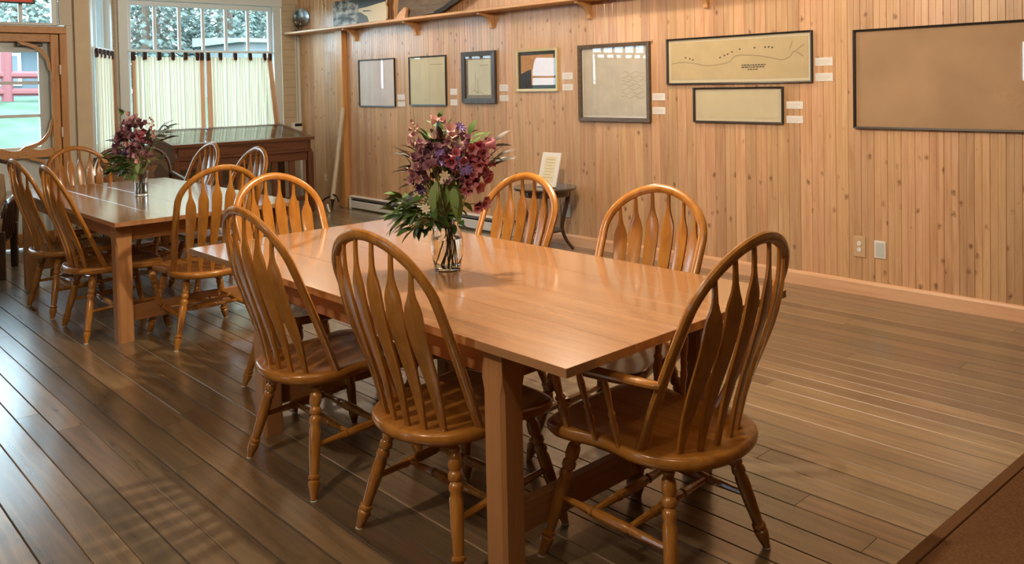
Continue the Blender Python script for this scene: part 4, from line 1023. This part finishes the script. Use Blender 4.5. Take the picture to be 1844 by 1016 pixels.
# ------------------------------------------------------------------ outdoors
def grassmat():
    m = plain('lawn_grass', (.062, .095, .060), .9, spec=.1, noise=.35, nscale=1.5); return m
M['lawn'] = grassmat()
gd = MB(); n_ = 24
vs = [(-10.9-i*2.6, -30+j*3.6, -.45+1.95*min(1, max(0, (i*2.6-2)/9.0))) for i in range(n_) for j in range(n_)]
gd.add(vs, [(i*n_+j, i*n_+j+1, (i+1)*n_+j+1, (i+1)*n_+j) for i in range(n_-1) for j in range(n_-1)]).build('ground_lawn', M['lawn'], kind='structure')
MB().box(-40, 30, -40, -4.8, -.5, -.45).build('ground_yard', M['lawn'], kind='structure')
M['needles'] = leafmat('spruce_needles', (.085, .115, .098), (.15, .185, .155), .7, .35)
M['bark'] = plain('bark', (.10, .07, .05), .9, noise=.3)
def spruce_mesh(seed, n=3600):
    """unit-high spruce: drooping sprays of needles set along whorls of branches"""
    r = random.Random(seed); mb = MB()
    for i in range(n):
        q = r.random()**1.35; z = .05+.93*q; whorl = .5+.5*cos(z*130)
        rad = (1-q)**.8*.25*(.72+.28*whorl); rr_ = rad*(.35+.65*sqrt(r.random())); a = r.random()*2*pi
        c, s_ = cos(a), sin(a); L = .032*(1-.6*q)*r.uniform(.7, 1.3); w = L*.34
        P0 = Vector((c*rr_, s_*rr_, z-.10*rr_)); D = Vector((c, s_, r.uniform(-.75, -.1))).normalized(); T = Vector((-s_, c, r.uniform(-.3, .3)))*w
        P2 = P0+D*L; Pm = P0+D*L*.5
        mb.add([P0, Pm+T, P2, Pm-T, Pm+Vector((0, 0, .006))], [(0, 1, 4), (1, 2, 4), (2, 3, 4), (3, 0, 4)])
    return mb.mesh('foliage', M['needles'])
SPM = [spruce_mesh(s) for s in (1, 2, 3)]
TRUNK = MB().lathe((0, 0, 0), (0, 0, .97), [(0, .016), (1, .003)], 8).mesh('trunk', M['bark'], True)
rt_ = random.Random(8)
TREES = [(-25.5, 9.2, 9, ''), (-25.0, 11.6, 8.5, ''), (-26.5, 14.6, 9, ''), (-31.0, 11.6, 10, ''), (-32.5, 16.4, 10, ''), (-35.0, 8.0, 13, ''), (-40, 13.4, 13, ''), (-41, 18.5, 13, ''), (-45, 10.9, 14, '')]
ORD = ['nearest spruce, seen through the left panes of the wide window', 'spruce seen through the middle panes of the wide window', 'spruce seen through the right panes of the wide window', 'taller spruce in the second row behind the middle panes', 'taller spruce in the second row behind the right panes', 'spruce seen through the transom over the door', 'most distant spruce behind the middle panes', 'most distant spruce behind the right panes', 'farthest spruce of all, behind the cottage roof']
for (x, yy, hh, _), lab in zip(TREES, ORD):
    tr_ = empty('spruce_tree', (x, yy, 1.45), rt_.uniform(0, 6), label=lab, cat='tree', group='spruces beyond the lawn')
    tr_.scale = (hh*.92, hh*.92, hh)
    link('foliage', SPM[rt_.randrange(3)], tr_); link('trunk', TRUNK, tr_)
M['red_paint'] = plain('red_paint', (.17, .04, .04), .6)
fn = empty('log_fence', (-22.0, 0, 1.48), label='red painted log fence beyond the lawn outside the door', cat='fence')
for yy in (2.0, 3.4, 4.75, 6.2): MB().lathe((0, yy, -.2), (0, yy, 1.35), [(0, .13), (1, .12)], 10).build('post', M['red_paint'], fn, True)
for z in (.12, .52): MB().tube([(0, 1.0, z), (.03, 3.6, z+.03), (0, 6.5, z)], .09, 8).build('rail', M['red_paint'], fn, True)
ct = empty('garden_cottage', (-29, 6.0, 1.45), label='grey cottage with dark windows behind the red fence', cat='building')
MB().box(-2, 2, -3.0, 1.0, 0, 1.5).build('wall', plain('cottage_grey', (.10, .12, .135), .8), ct)
MB().prism([(-2.4, 1.48), (2.4, 1.48), (0, 2.15)], lambda a, b, d: (a, d, b), -3.3, 1.2).build('roof', plain('cottage_roof', (.30, .20, .19), .8), ct)
for yy in (-1.9, -.3):
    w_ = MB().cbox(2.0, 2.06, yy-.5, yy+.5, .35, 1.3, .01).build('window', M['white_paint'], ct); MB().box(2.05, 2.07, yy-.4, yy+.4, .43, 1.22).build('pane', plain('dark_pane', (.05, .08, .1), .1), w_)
shd = empty('white_shed', (-20.5, 9.55, .9), label='low pale shed seen through the right panes of the wide window', cat='shed')
MB().box(-1.2, 1.2, -.25, 1.8, 0, 1.85).build('wall', plain('shed_white', (.11, .12, .12), .8), shd)
MB().prism([(-1.4, 1.82), (1.4, 1.82), (1.4, 1.92), (-1.4, 2.06)], lambda a, b, d: (a, d, b), -.45, 2.0).build('roof', plain('shed_roof', (.14, .15, .15), .7), shd)
bpy.context.view_layer.update()
